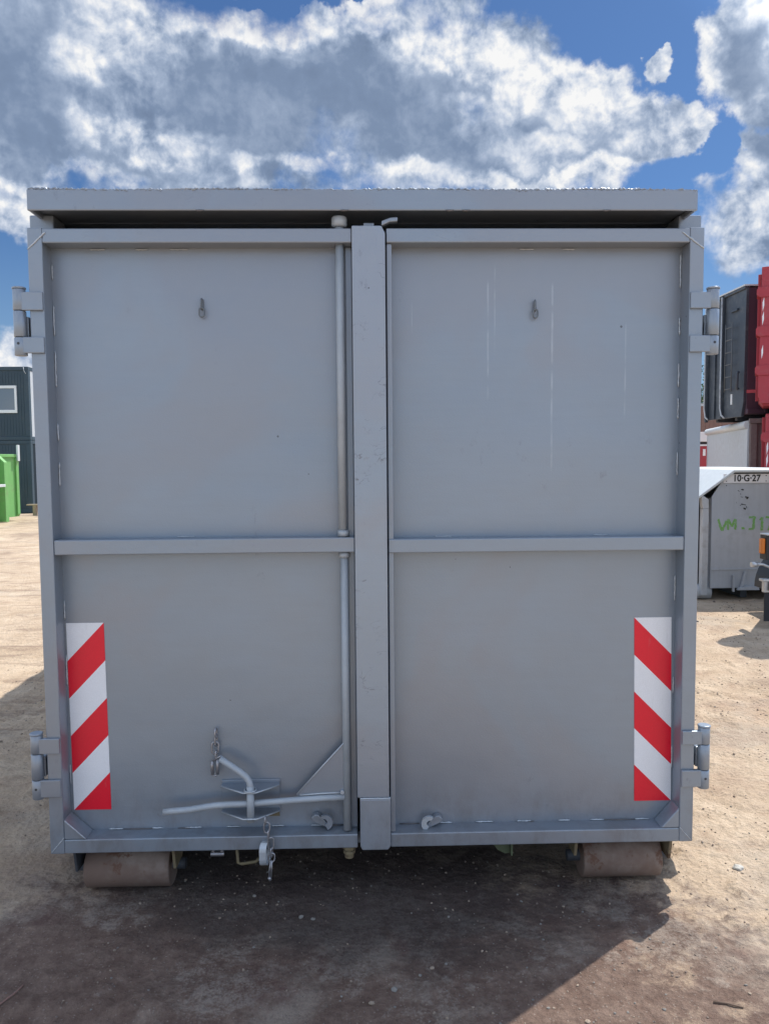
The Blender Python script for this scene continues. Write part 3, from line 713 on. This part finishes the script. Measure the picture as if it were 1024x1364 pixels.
# ------------------------------------------------------------------ generic roll-off container for the background
def box_container(name, loc, rz, Lx, Wy, H, m, label, cat='container', ribs=7, ribw=.08, ribd=.06, ribh=None, rim=True, faces=('front',), group=None, base=.16, m_rib=None, open_top=True):
    """origin at a bottom corner; length along +x (local), width along +y (local). ribs on the y=0 side and the x=0 end"""
    o = empty(name, loc, label, cat, rz, group)
    mb = MB(); t = .01
    mb.box(0, Lx, 0, t, base, H); mb.box(0, Lx, Wy-t, Wy, base, H); mb.box(0, t, t, Wy-t, base, H); mb.box(Lx-t, Lx, t, Wy-t, base, H)
    mb.box(t, Lx-t, t, Wy-t, base, base+.02)
    if not open_top: mb.box(t, Lx-t, t, Wy-t, H-.02, H-.005)
    mb.build('body', m, o, .004)
    mr = m_rib or m
    r = MB()
    for i in range(ribs):
        x = (Lx-ribw)*i/(ribs-1); r.prism([(0-.001, base), (-ribd, base+.08), (-ribd, H-.14), (-.001, H-.04)], 'x', x, x+ribw)
        r.prism([(Wy+.001, base), (Wy+ribd, base+.08), (Wy+ribd, H-.14), (Wy+.001, H-.04)], 'x', x, x+ribw)
    r.each('side_rib', mr, o, .004)
    if rim:
        r = MB(); q = .05
        r.box(-q, Lx+q, -q, .02, H-.06, H+.03); r.box(-q, Lx+q, Wy-.02, Wy+q, H-.06, H+.03); r.box(-q, .02, .0205, Wy-.0205, H-.06, H+.029); r.box(Lx-.02, Lx+q, .0205, Wy-.0205, H-.06, H+.029)
        r.build('top_rim', mr, o, .012)
    for s in (.32, .68):
        MB().box(.1, Lx-.1, Wy*s-.04, Wy*s+.04, .0, base-.001).build('skid_rail', M['dark_steel'], o)
    return o

M['green'] = painted('bright_green_paint', (.17, .42, .13), .5, 0, .45, (.07, .09, .05), .3)
M['red'] = painted('red_paint', (.36, .035, .05), .6, 0, .4, (.12, .04, .04), .5, .3, (.30, .12, .12))
M['ladder'] = simple('dark_ladder_steel', (.13, .14, .15), .6, .2)
M['white'] = painted('pale_grey_paint', (.50, .54, .57), .5, 0, .12, (.15, .10, .08), .2)
M['brown'] = painted('rusty_brown_paint', (.16, .12, .115), .65, 0, .7, (.10, .065, .055), .5, .2, (.25, .22, .20))
M['maroon'] = painted('dark_maroon_paint', (.075, .04, .06), .5, 0, .5, (.05, .03, .035), .3, .2, (.08, .07, .085))
M['slate'] = painted('dark_slate_paint', (.045, .056, .072), .45, 0, .5, (.05, .035, .035), .6, .3, (.13, .145, .155))
M['navy'] = painted('navy_cabin_paint', (.028, .055, .078), .5, 0, .0, (.05, .05, .05), .15)
M['palegrey'] = simple('pale_grey_cladding', (.42, .45, .48), .6, 0, .1)
M['winwhite'] = simple('white_window_frame', (.75, .77, .78), .45, 0, .05)
M['lidwhite'] = painted('white_lid_paint', (.60, .63, .64), .45, 0, .1, (.2, .15, .12), .15)
M['lowgrey'] = painted('low_container_grey', (.45, .48, .52), .5, .1, .10, (.10, .09, .09), .25, .3, (.24, .23, .22))
M['scratched'] = painted('scratched_rail_paint', (.50, .52, .54), .5, .1, .6, (.07, .06, .055), .5)
M['black'] = simple('black_plastic', (.016, .018, .022), .5, 0, .2, 10)
M['rubber'] = simple('tyre_rubber', (.025, .026, .03), .75, 0, .2, 10, .3)
M['amber'] = simple('amber_lens', (.60, .17, .02), .25, 0, .05)
M['galv'] = simple('galvanised_steel', (.48, .50, .52), .4, .6, .2, 20)
M['plate'] = simple('white_plate', (.78, .78, .79), .35, 0, .06)
M['ink'] = simple('black_ink', (.02, .02, .025), .5)
m_, N_, b_ = mat('green_spray_paint'); tc_ = N_.new('ShaderNodeTexCoord').outputs['Object']
N_.put(b_.inputs['Base Color'], N_.mix(N_.ss(N_.noise(tc_, 34., 5, .65), .42, .75), (.19, .43, .10, 1), (.34, .43, .34, 1))); b_.inputs['Roughness'].default_value = .7; M['chalk'] = m_
M['wood'] = simple('weathered_wood', (.35, .28, .20), .8, 0, .25, 20, .3)
M['brick'] = simple('brown_fence_boards', (.20, .12, .10), .85, 0, .25, 4, .3)
m_, N_, b_ = mat('window_glass'); b_.inputs['Base Color'].default_value = (.10, .13, .17, 1); b_.inputs['Roughness'].default_value = .06; b_.inputs['Specular IOR Level'].default_value = .9; M['glass'] = m_

# green container left: long side faces the sun, runs away from the viewer
g_ang = math.atan2(.95, .316)
gx, gy = -10.25, 20.05
go = box_container('green_container', (gx-.316*5.6, gy-.95*5.6, G), g_ang, 5.6, 2.3, 1.92, M['green'], 'bright green open steel container in front of the navy cabins', ribs=3, ribw=.10, ribd=.05, base=.12)
# tapered gusset ribs on the side that faces the yard (local y=0 side is towards +x)
for k, xl in enumerate((5.6-.83, 5.6-2.7, 5.6-4.5)):
    mb = MB(); mb.prism([(-.052, .02), (-.30, .02), (-.30, 1.72), (-.052, 1.92)], 'x', xl, xl+.12); mb.build('buttress', M['green'], go, .008)
mb = MB(); mb.box(5.52, 5.60, -.11, -.051, 1.75, 2.22); mb.build('latch_post', M['lidwhite'], go, .008)
mb = MB(); mb.box(3.9, 4.74, -.36, -.305, 1.02, 1.10); mb.build('latch_bar', M['lidwhite'], go, .01)

# site cabins
def cabin(z, label, sidem, dark_gap=0):
    o = empty('site_cabin', (-11.15, 23.07, z), label, 'site cabin', 0, 'stacked site cabins')
    H = 2.42; Wd = 6.0
    mb = MB(); n = 60
    # ribbed front: thin vertical ribs across the sheet
    mb.box(-Wd, -.0, .03, .08, .12, H-.12); mb.box(-Wd, 0, 5.9, 5.95, .12, H-.12); mb.box(-Wd, -Wd+.05, .081, 5.899, .12, H-.12)
    for i in range(n):
        x = -Wd+.1+(Wd-.2)*i/n; mb.box(x, x+.04, .020, .0295, .16, H-.16)
    mb.build('wall', M['navy'], o)
    MB().box(-.05, 0, .081, 5.899, .12, H-.12).build('side_wall', sidem, o)
    f = MB(); f.box(-Wd-.02, .02, 0, .16, H-.12, H); f.box(-Wd-.02, .02, 0, .16, 0, .12); f.box(-Wd-.02, .02, 5.85, 6.0, 0, .12); f.box(-Wd-.02, .02, 5.85, 6.0, H-.12, H)
    f.box(-.14, .021, -.004, .159, .12, H-.12); f.box(-Wd-.021, -Wd+.12, -.004, .159, .12, H-.12); f.box(-.14, .021, 5.86, 6.001, .12, H-.12)
    f.box(-.14, .02, .1605, 5.849, 0, .119); f.box(-.14, .02, .1605, 5.849, H-.119, H); f.box(-Wd-.02, -Wd+.1, .1605, 5.849, 0, .119)
    f.build('cabin_frame', M['navy'], o, .01)
    MB().box(-Wd+.1, -.13, .16, 5.85, H-.05, H-.01).build('roof', M['palegrey'], o)
    MB().box(-Wd+.1, -.13, .16, 5.85, .02, .06).build('floor_deck', M['dark_steel'], o)
    return o
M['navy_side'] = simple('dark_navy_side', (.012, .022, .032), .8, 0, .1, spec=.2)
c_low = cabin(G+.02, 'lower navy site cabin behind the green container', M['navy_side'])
c_up = cabin(G+.02+2.43, 'upper navy site cabin with a white framed window, stacked on the other cabin', M['palegrey'])
for o in c_up.children:
    pass
wf = MB(); x0, x1, z0, z1 = -2.3, -.38, .90, 1.80
for a in ((x0, x1, z0, z0+.10), (x0, x1, z1-.09, z1), (x0, x0+.07, z0+.1, z1-.09), (x1-.07, x1, z0+.1, z1-.09), ((x0+x1)/2-.03, (x0+x1)/2+.03, z0+.1, z1-.09)):
    wf.box(a[0], a[1], -.02, .03, a[2], a[3])
w_o = wf.build('window_frame', M['winwhite'], c_up, .006)
MB().box(x0+.07, x1-.07, .004, .010, z0+.1, z1-.09).build('pane', M['glass'], w_o)
cv = MB(); cv.tube([(-.12, -.02, 2.40), (-.10, -.02, 2.28), (-.05, -.02, 2.18)], .008, 6); cv.build('cable', M['winwhite'], c_up)
pk = MB(); pk.box(-.5, 1.6, -.1, .12, .33, .37); pk.box(-.3, -.2, -.1, .12, 0, .33); pk.box(1.1, 1.2, -.1, .12, 0, .33)
tagm(pk.build('plank_bench', M['wood'], None, .004, loc=(-10.35, 22.0, G)), 'low weathered plank bench beside the lower navy cabin', 'bench')

# grey low container with number plate, white sloping lid
gl = empty('low_container', (4.07, 6.13, G), 'low grey steel container with a number plate, green paint marks and a white lid', 'container')
Wl, Hl, Ll = 2.05, 1.55, 3.6
mb = MB()
prof = [(.0, .14), (Wl, .14), (Wl, 1.25), (Wl-.32, 1.53), (.30, 1.53), (.16, 1.46), (-.02, 1.27), (0, 1.18)]
prof = [(.02, .14), (Wl, .14), (Wl, 1.20), (Wl-.22, 1.50), (.27, 1.50), (.15, 1.44), (.02, 1.24)]
mb.prism(prof, 'y', 0, .02); mb.prism(prof, 'y', Ll-.02, Ll)
mb.box(.02, .03, .021, Ll-.021, .14, 1.22); mb.box(Wl-.01, Wl, .021, Ll-.021, .14, 1.20); mb.box(.031, Wl-.011, .021, Ll-.021, .14, .17)
mb.build('body', M['lowgrey'], gl, .004)
mb = MB()   # lid sheet, wraps over the sloping shoulder and overhangs to the left
outer = [(-.16, 1.20), (-.16, 1.565), (.52, 1.565), (Wl-.20, 1.555), (Wl+.04, 1.20)]
sl = [(-.155, 1.235), (-.02, 1.33), (.155, 1.462), (.275, 1.519), (.40, 1.530), (Wl-.22, 1.528), (Wl+.04, 1.20), (Wl+.06, 1.21), (Wl-.20, 1.552), (.02, 1.556), (-.19, 1.24)]
mb.prism([(-.30, 1.14), (-.285, 1.12), (.275, 1.525), (Wl-.22, 1.520), (Wl+.04, 1.20), (Wl+.06, 1.21), (Wl-.20, 1.548), (.265, 1.556)], 'y', -.035, Ll)
lo = mb.build('lid', M['lidwhite'], gl, .006)
mb = MB(); mb.tube([(-.19, .45, 1.30), (-.10, .45, 1.375)], .028, 10); mb.build('lid_latch', M['galv'], lo)
mb = MB(); mb.box(-.10, -.025, -.03, .05, .06, 1.10); mb.prism([(-.10, 1.10), (-.025, 1.10), (-.03, 1.21), (-.12, 1.27)], 'y', -.030, .05)
mb.build('corner_rail', M['scratched'], gl, .008)
mb = MB(); mb.box(-.16, -.105, .12, Ll, .10, 1.2)
for i in range(4): mb.box(-.21, -.161, .4+i*.9, .5+i*.9, .12, 1.18)
mb.build('side_wall', M['lowgrey'], gl, .006)
mb = MB(); mb.box(.03, Wl-.02, -.012, -.001, .36, .375); mb.prism([(.42, .34), (.45, .34), (.40, .14), (.37, .14)], 'y', -.03, -.002); mb.prism([(.64, .34), (.67, .34), (.62, .14), (.58, .14)], 'y', -.03, -.002)
mb.prism([(.33, .12), (.60, .12), (.58, .16), (.46, .17), (.35, .15)], 'y', -.05, -.002); mb.box(.28, .30, -.04, -.002, .10, .30)
mb.build('hook_frame', M['lowgrey'], gl, .004)
mb = MB(); mb.cyl((-.16, .10, .09), (.05, .10, .09), .09, 24); mb.cyl((1.7, .10, .09), (1.95, .10, .09), .09, 24); mb.each('roller', M['scratched'], gl)
for s in (.5, 1.5): MB().box(s-.04, s+.04, .15, Ll-.1, .0, .139).build('skid_rail', M['dark_steel'], gl)
# number plate
px0, pz0, pw, ph = .150, 1.400, .545, .108
mb = MB(); mb.box(px0, px0+pw, -.010, -.004, pz0, pz0+ph); pl = mb.build('number_plate', M['plate'], gl, .002)
cu = bpy.data.curves.new('plate_text', 'FONT'); cu.body = '10\u00b7G\u00b727'; cu.size = .108; cu.extrude = .0008; cu.offset = .003; cu.align_x = 'CENTER'; cu.align_y = 'CENTER'; cu.space_character = 1.02
to = bpy.data.objects.new('plate_text', cu); COL.objects.link(to); bpy.context.view_layer.update()
me = bpy.data.meshes.new_from_object(to.evaluated_get(bpy.context.evaluated_depsgraph_get())); bpy.data.objects.remove(to)
me.materials.clear(); me.materials.append(M['ink'])
to = bpy.data.objects.new('plate_lettering', me); COL.objects.link(to); to.parent = pl; to.location = (px0+pw*.53-.012, -.0115, pz0+ph/2); to.rotation_euler = (R_(90), 0, 0); to.scale = (.92, 1, 1)
mb = MB()
for qx in (.035, .51):
    for qz in (.022, .086): mb.cyl((px0+qx, -.013, pz0+qz), (px0+qx, -.010, pz0+qz), .006, 8)
mb.cyl((px0+.04, -.004, pz0-.03), (px0+.04, -.001, pz0-.03), .006, 8)
mb.each('plate_screw', M['ink'], pl)
# green sprayed marks and worn dark stencil remains
def strokes(name, lst, m, t=.003, par=gl, jag=.004, seed=1):
    rn = random.Random(seed); mb = MB()
    for k, (xa, za, xb, zb, w) in enumerate(lst):
        d = Vector((xb-xa, zb-za)); nrm = Vector((-d.y, d.x)).normalized()*w/2; n = max(2, int(d.length/.012)); A = []; B = []
        for i in range(n+1):
            p = Vector((xa, za))+d*i/n; A.append((p.x+nrm.x+rn.uniform(-jag, jag), p.y+nrm.y+rn.uniform(-jag, jag))); B.append((p.x-nrm.x+rn.uniform(-jag, jag), p.y-nrm.y+rn.uniform(-jag, jag)))
        yy = -.0015-.0004*k
        for i in range(n):
            mb.add([(A[i][0], yy, A[i][1]), (A[i+1][0], yy, A[i+1][1]), (B[i+1][0], yy, B[i+1][1]), (B[i][0], yy, B[i][1])], [(0, 1, 2, 3)])
    return mb.build(name, m, par)
for k_, st_ in enumerate((
    [(.10, .97, .15, .83, .030), (.15, .83, .20, .95, .026)],
    [(.22, .84, .22, .97, .028), (.22, .97, .265, .88, .026), (.265, .88, .31, .97, .026), (.31, .97, .31, .84, .028)],
    [(.385, .86, .42, .86, .030)],
    [(.47, .99, .555, .99, .026), (.53, .99, .53, .85, .032), (.53, .85, .47, .85, .026)],
    [(.60, .95, .63, .99, .022), (.63, .99, .63, .83, .030)],
    [(.67, .99, .76, .98, .026), (.76, .98, .71, .83, .030)])): strokes('spray_mark', st_, M['chalk'], jag=.004, seed=k_+1)
strokes('stencil_remains', [(.33, 1.315, .345, 1.30, .010), (.37, 1.325, .40, 1.315, .014), (.36, 1.275, .365, 1.265, .008), (.36, 1.235, .39, 1.232, .006), (.42, 1.235, .46, 1.225, .016), (.43, 1.215, .455, 1.212, .010), (.31, 1.17, .32, 1.155, .006), (.37, 1.15, .43, 1.14, .009), (.36, 1.135, .37, 1.13, .006), (.40, 1.10, .43, 1.09, .016), (.43, 1.125, .44, 1.10, .006)], M['ink'], jag=.003, seed=4)

# pale container, the dark one stacked on it, and the two red ones
wang = math.atan2(4.6, 1.25)
wh = box_container('pale_container', (7.95, 13.0, G), wang, 5.0, 2.3, 2.38, M['white'], 'pale grey steel container with a thick rounded rim, below the dark container', ribs=2, ribw=.04, ribd=.012, rim=False)
# this container's local +y points to -x after rotation; mirror it so it extends to the right
for ch_ in list(wh.children): ch_.scale = (1, -1, 1)
mb = MB(); mb.tube([(0, .0, 2.38), (5.0, 0, 2.38)], .085, 16); mb.build('rounded_rim', M['lidwhite'], wh)
mb = MB(); mb.box(-.03, -.002, -2.3, -.02, .2, 2.46); mb.box(-.09, -.031, -.16, -.03, .2, 2.4); mb.box(-.09, -.031, -1.0, -.9, .2, 2.4); mb.box(-.12, -.03, -2.3, -.0, 2.40, 2.50)
mb.build('end_wall', M['brown'], wh, .01)

dk = empty('dark_container', (7.86, 13.0, G+2.50), 'dark maroon and slate container with a ladder on its end, stacked on the pale container', 'container')
Hd = 2.72; Wd2 = 2.45
mb = MB()
mb.prism([(.02, .10), (1.72, .10), (1.72, Hd-.02), (.02, Hd-.02)], 'x', .05, 6.0)
mb.build('body', M['maroon'], dk, .01)
mb = MB(); mb.prism([(.03, .35), (.12, .05), (1.72, .05), (1.72, Hd), (.0, Hd)], 'x', -.012, .049)
mb.build('end_wall', M['slate'], dk, .006)
mb = MB()      # end frame posts, standing proud
mb.box(-.07, -.013, .92, 1.00, .05, Hd-.03); mb.box(-.05, -.013, 1.30, 1.35, .05, Hd-.03); mb.box(-.08, -.013, 1.65, 1.72, .0, Hd)
mb.box(-.05, -.013, .0, .915, Hd-.06, Hd); mb.box(-.05, -.013, 1.001, 1.299, Hd-.06, Hd-.002)
mb.build('end_frame', M['slate'], dk, .01)
mb = MB(); mb.tube([(-.085, .93, Hd-.05), (-.085, .93, .28), (-.085, .86, .12), (-.085, .72, .05)], .018, 8); mb.tube([(-.1, 1.68, Hd-.1), (-.1, 1.68, .3), (-.1, 1.62, .12), (-.1, 1.5, .06)], .018, 8)
mb.each('end_hoop', M['scratched'], dk)
mb = MB()
for yy in (.42, .72): mb.tube([(-.09, yy, .60), (-.09, yy, 2.05)], .012, 8)
for i in range(6): mb.tube([(-.09, .42, .66+i*.26), (-.09, .72, .66+i*.26)], .011, 8)
mb.build('ladder', M['ladder'], dk)
mb = MB(); mb.box(-.03, -.013, .50, .56, .33, .55); mb.build('tag', M['winwhite'], dk)
mb = MB(); mb.tube([(-.06, .16, .62), (-.09, .16, .66), (-.09, .16, .95), (-.06, .16, .99)], .03, 8); mb.box(-.06, -.013, .3, .6, 2.28, 2.32); mb.each('hook_eye', M['slate'], dk)
mb = MB(); mb.prism([(-.02, Hd), (1.73, Hd), (1.73, Hd+.03), (-.02, Hd+.03)], 'x', -.06, 6.0); mb.build('top_rim', M['lidwhite'], dk)
mb = MB(); mb.box(.1, 5.9, .5, .6, -.01, .099); mb.box(.1, 5.9, 1.4, 1.5, -.01, .099); mb.each('skid_rail', M['dark_steel'], dk)
mb = MB()
for i in range(8): mb.box(.4+i*.7, .48+i*.7, -.05, .019, .12, Hd-.05)
mb.box(.05, 6.0, -.03, .018, .10, .2)
mb.each('side_rib', M['maroon'], dk, .01)

def red_box(z, x, y, H, label, lowx=0):
    o = empty('red_container', (x, y, z), label, 'container', R_(-27), 'stacked red containers')
    mb = MB()
    mb.prism([(.02, .10), (.10, 0), (2.3, 0), (2.38, .10), (2.38, H), (.02, H)], 'y', .03, 5.6); mb.build('body', M['red'], o, .012)
    mb = MB()
    mb.prism([(.0, .20), (.055, .04), (.20, .04), (.20, H-.02), (.03, H-.02)], 'y', -.06, .029)
    mb.box(2.2, 2.36, -.06, .029, .04, H-.02)
    mb.box(.2005, 2.1995, -.05, .029, H-.14, H-.02); mb.box(.2005, 2.1995, -.05, .029, .04, .16)
    mb.build('end_frame', M['red'], o, .01)
    mb = MB()
    for zz in (H*.27, H*.55, H*.83):
        mb.prism([(-.06, zz-.09), (.0, zz-.14), (.19, zz-.14), (.19, zz+.05), (-.03, zz+.05), (-.06, zz)], 'y', -.085, -.061)
        mb.box(-.055, .019, -.0605, .25, zz-.12, zz+.02)
    mb.each('side_latch', M['red'], o, .006)
    mb = MB()
    for i in range(7): mb.box(-.04, .019, .45+i*.75, .55+i*.75, .12, H-.05)
    mb.each('side_rib', M['red'], o, .01)
    mb = MB()
    for zz in (H*.38, H*.62, H*.72): mb.prism([(.05, zz-.12), (.075, zz), (.07, zz+.15), (.045, zz+.05)], 'y', -.0635, -.0615)
    mb.each('worn_paint_mark', M['sticker_white'], o)
    mb = MB(); mb.box(-.20, -.02, .3, .36, .28, .34); mb.build('side_bar', M['red'], o, .004)
    mb = MB(); mb.box(.5, .6, .1, 5.5, -.10, -.001); mb.box(1.75, 1.85, .1, 5.5, -.10, -.001); mb.each('skid_rail', M['dark_steel'], o)
    return o
red_box(G+2.63+.07, 7.62, 12.0, 2.66, 'upper red steel container at the right edge, stacked on the other red one')
red_box(G+.10, 7.80, 12.06, 2.45, 'lower red steel container behind the low grey container')

# small red cabin with white roof glimpsed by the pale container
rc = empty('red_hut', (10.05, 20.0, G), 'small red hut with a white roof behind the pale container', 'hut')
MB().box(-1.6, .28, 0, 1.8, .0, 2.04).build('wall', M['red'], rc, .01)
mb = MB(); mb.box(-1.62, .31, -.03, 1.83, 2.041, 2.09); mb.build('trim', M['winwhite'], rc)
mb = MB(); mb.box(-1.62, .31, -.03, 1.83, 2.0905, 2.17); mb.build('dark_band', M['black'], rc)
mb = MB(); mb.prism([(-1.70, 2.171), (.36, 2.171), (.36, 2.36), (.22, 2.46), (-1.70, 2.46)], 'y', -.08, 1.9); mb.build('roof', M['winwhite'], rc, .01)
MB().box(.05, .13, -.012, -.001, 1.75, 1.95).build('notice', M['plate'], rc)
# far brown board fence, pale pole and a tree
fe = empty('board_fence', (14.0, 34.0, G), 'brown board fence under the tree, far behind on the right', 'fence')
mb = MB()
for i in range(50): mb.box(i*.2, i*.2+.19, 0, .03, .1, 4.15)
mb.build('boards', M['brick'], fe)
mb = MB(); mb.box(-.1, 10.1, -.05, .08, 4.16, 4.28); mb.build('coping', M['palegrey'], fe)
def tree(x, y, h, r, seed):
    rn = random.Random(seed); o = empty('leafy_tree', (x, y, G), 'green leafy tree showing in the gap beside the grey container, far behind', 'tree')
    mb = MB(); mb.tube([(0, 0, -.1), (.1, 0, h*.3), (.0, .1, h*.6), (.1, 0, h*.9)], [.22, .17, .11, .03], 8)
    for i in range(16):
        a = rn.uniform(0, 6.28); z = h*rn.uniform(.3, .8); l = r*rn.uniform(.5, .9); mb.tube([(0, 0, z), (l*.5*math.cos(a), l*.5*math.sin(a), z+l*.35), (l*math.cos(a), l*math.sin(a), z+l*.6)], [.07, .04, .012], 5)
    mb.build('trunk', simple('bark', (.12, .10, .08), .9), o)
    rg = np.random.default_rng(seed); nc = 170; cl = []
    for i in range(nc):
        z = rg.uniform(.22, 1.0); rad = r*math.sin(math.pi*min(1, .12+.88*z))**.6*rg.uniform(.25, 1); a = rg.uniform(0, 6.28); cl.append((rad*math.cos(a), rad*math.sin(a), z*h, rg.uniform(.3, .7)))
    n = 130*nc; ci = rg.integers(0, nc, n); cl = np.array(cl); p = cl[ci, :3]+rg.normal(0, 1, (n, 3))*cl[ci, 3:4]*.5
    a = rg.normal(0, 1, (n, 3)); a /= np.linalg.norm(a, axis=1)[:, None]; b = np.cross(a, rg.normal(0, 1, (n, 3))); b /= np.linalg.norm(b, axis=1)[:, None]
    s = rg.uniform(.04, .09, (n, 1)); v = np.stack([p-a*s, p+b*s*.5, p+a*s, p-b*s*.5], 1).reshape(-1, 3)
    me = bpy.data.meshes.new('crown'); me.from_pydata(v.tolist(), [], np.arange(4*n).reshape(-1, 4).tolist())
    for cc in ((.055, .10, .03), (.10, .16, .05)): me.materials.append(simple('leaf', cc, .55, 0, .3, 2))
    me.polygons.foreach_set('material_index', (rg.random(n) > .6).astype(np.int32)); me.update()
    c = bpy.data.objects.new('crown', me); COL.objects.link(c); c.parent = o
tree(20.0, 38.0, 8.0, 2.6, 4)

# trailer at the right edge: seen only by its rear corner
tr = empty('trailer', (3.885, 4.5, G), 'black trailer corner with amber lamp and mudflap at the right edge', 'trailer', R_(0))
mb = MB(); mb.prism([(.12, .02), (2.6, .02), (2.6, 1.25), (.75, 1.25), (.72, .9)], 'z', .80, .93); mb.build('chassis', M['black'], tr, .01)
mb = MB(); mb.box(.0, .30, -.02, .10, .70, .94); mb.box(.055, .25, -.028, -.0201, .77, .89, 1); mb.box(-.0, .31, -.03, .11, .942, .955, 2)
lh = mb.build('lamp_housing', [M['black'], M['palegrey'], M['lidwhite']], tr, .004)
MB().box(-.040, -.001, -.01, .05, .76, .91).build('amber_lamp', M['amber'], lh, .01)
mb = MB(); mb.box(.0, .28, -.012, .0, .09, .50); mb.build('mudflap', M['rubber'], tr, .003)
mb = MB(); mb.tube([(-.12, .0, .655), (-.02, .0, .655), (.04, .0, .63), (.12, .0, .58)], .014, 10); mb.tube([(-.135, .0, .655), (-.075, .0, .655)], .026, 12)
mb.build('coupling_rod', M['galv'], tr)
mb = MB(); mb.box(-.04, .06, -.05, .03, .490, .515); mb.box(-.015, .05, -.03, .02, .38, .4895); mb.build('step_bracket', M['galv'], tr, .004)
mb = MB(); A = arc(.50, .40, .475, 180, 0, 24); B = arc(.50, .40, .455, 180, 0, 24)
for i in range(24):
    q = [(A[i][0], A[i][2]), (A[i+1][0], A[i+1][2]), (B[i+1][0], B[i+1][2]), (B[i][0], B[i][2])]
    mb.prism(q, 'y', -.05, .24)
mg = mb.build('mudguard', M['black'], tr)
mb = MB(); mb.tube([(p[0], -.052, p[2]) for p in A], .006, 8); mb.build('guard_edge', M['galv'], mg)
wh_ = MB(); wc = (.52, .10, .39)
wh_.tube([(wc[0], y, wc[2]) for y in (-.04, -.02, .0, .16, .19, .20)], [.30, .37, .385, .385, .37, .30], 40); wo = wh_.build('wheel', M['rubber'], tr)
mb = MB(); mb.tube([(wc[0], y, wc[2]) for y in (-.045, -.041)], [.20, .21], 24); mb.build('rim', M['galv'], wo)
# a low deck edge makes the rest of the trailer
mb = MB(); dc = (1.50, 1.98)  # unseen drum, added to cast a round shadow on the ground
mb.tube([(dc[0], yy, dc[1]) for yy in (.10, .11, .14, .15)], [.96, 1.0, 1.0, .96], 48); mb.tube([(dc[0], yy, dc[1]) for yy in (.15, .50)], .55, 32); mb.tube([(dc[0], yy, dc[1]) for yy in (.50, .51, .54, .55)], [.96, 1.0, 1.0, .96], 48)
mb.build('shadow_drum', M['wood'], tr)
mb = MB(); mb.box(.30, 2.6, -.02, .24, .96, .98); mb.build('deck_edge', M['black'], tr, .004)

# bits lying on the ground
twig('twig', [(-1.22, -.62, 0), (-1.195, -.58, .002), (-1.16, -.52, .004), (-1.155, -.47, 0)], .004, 'thin reddish twig on the dark dirt, lower left', M['twig'])
twig('twig', [(1.05, -.63, 0), (1.09, -.64, .002), (1.13, -.66, 0)], .004, 'short brown twig on the sunlit dirt, lower right', M['twig2'])
def stone(x, y, s, m, label, seed):
    rn = random.Random(seed); bm = bmesh.new(); bmesh.ops.create_icosphere(bm, subdivisions=2, radius=s)
    for v in bm.verts: v.co *= 1+rn.uniform(-.22, .22); v.co.z *= .55
    me = bpy.data.meshes.new('stone'); bm.to_mesh(me); bm.free(); me.materials.append(m)
    o = bpy.data.objects.new('stone', me); COL.objects.link(o); o.location = (x, y, gz(x, y)+s*.25); tagm(o, label, 'stone')
stone(1.52, .17, .020, simple('white_stone', (.44, .42, .38), .8, 0, .15, 30), 'pale stone lying on the sunlit dirt right of the right roller', 3)
stone(2.02, 4.55, .03, M['twig'], 'reddish brown clod in front of the low grey container', 5)
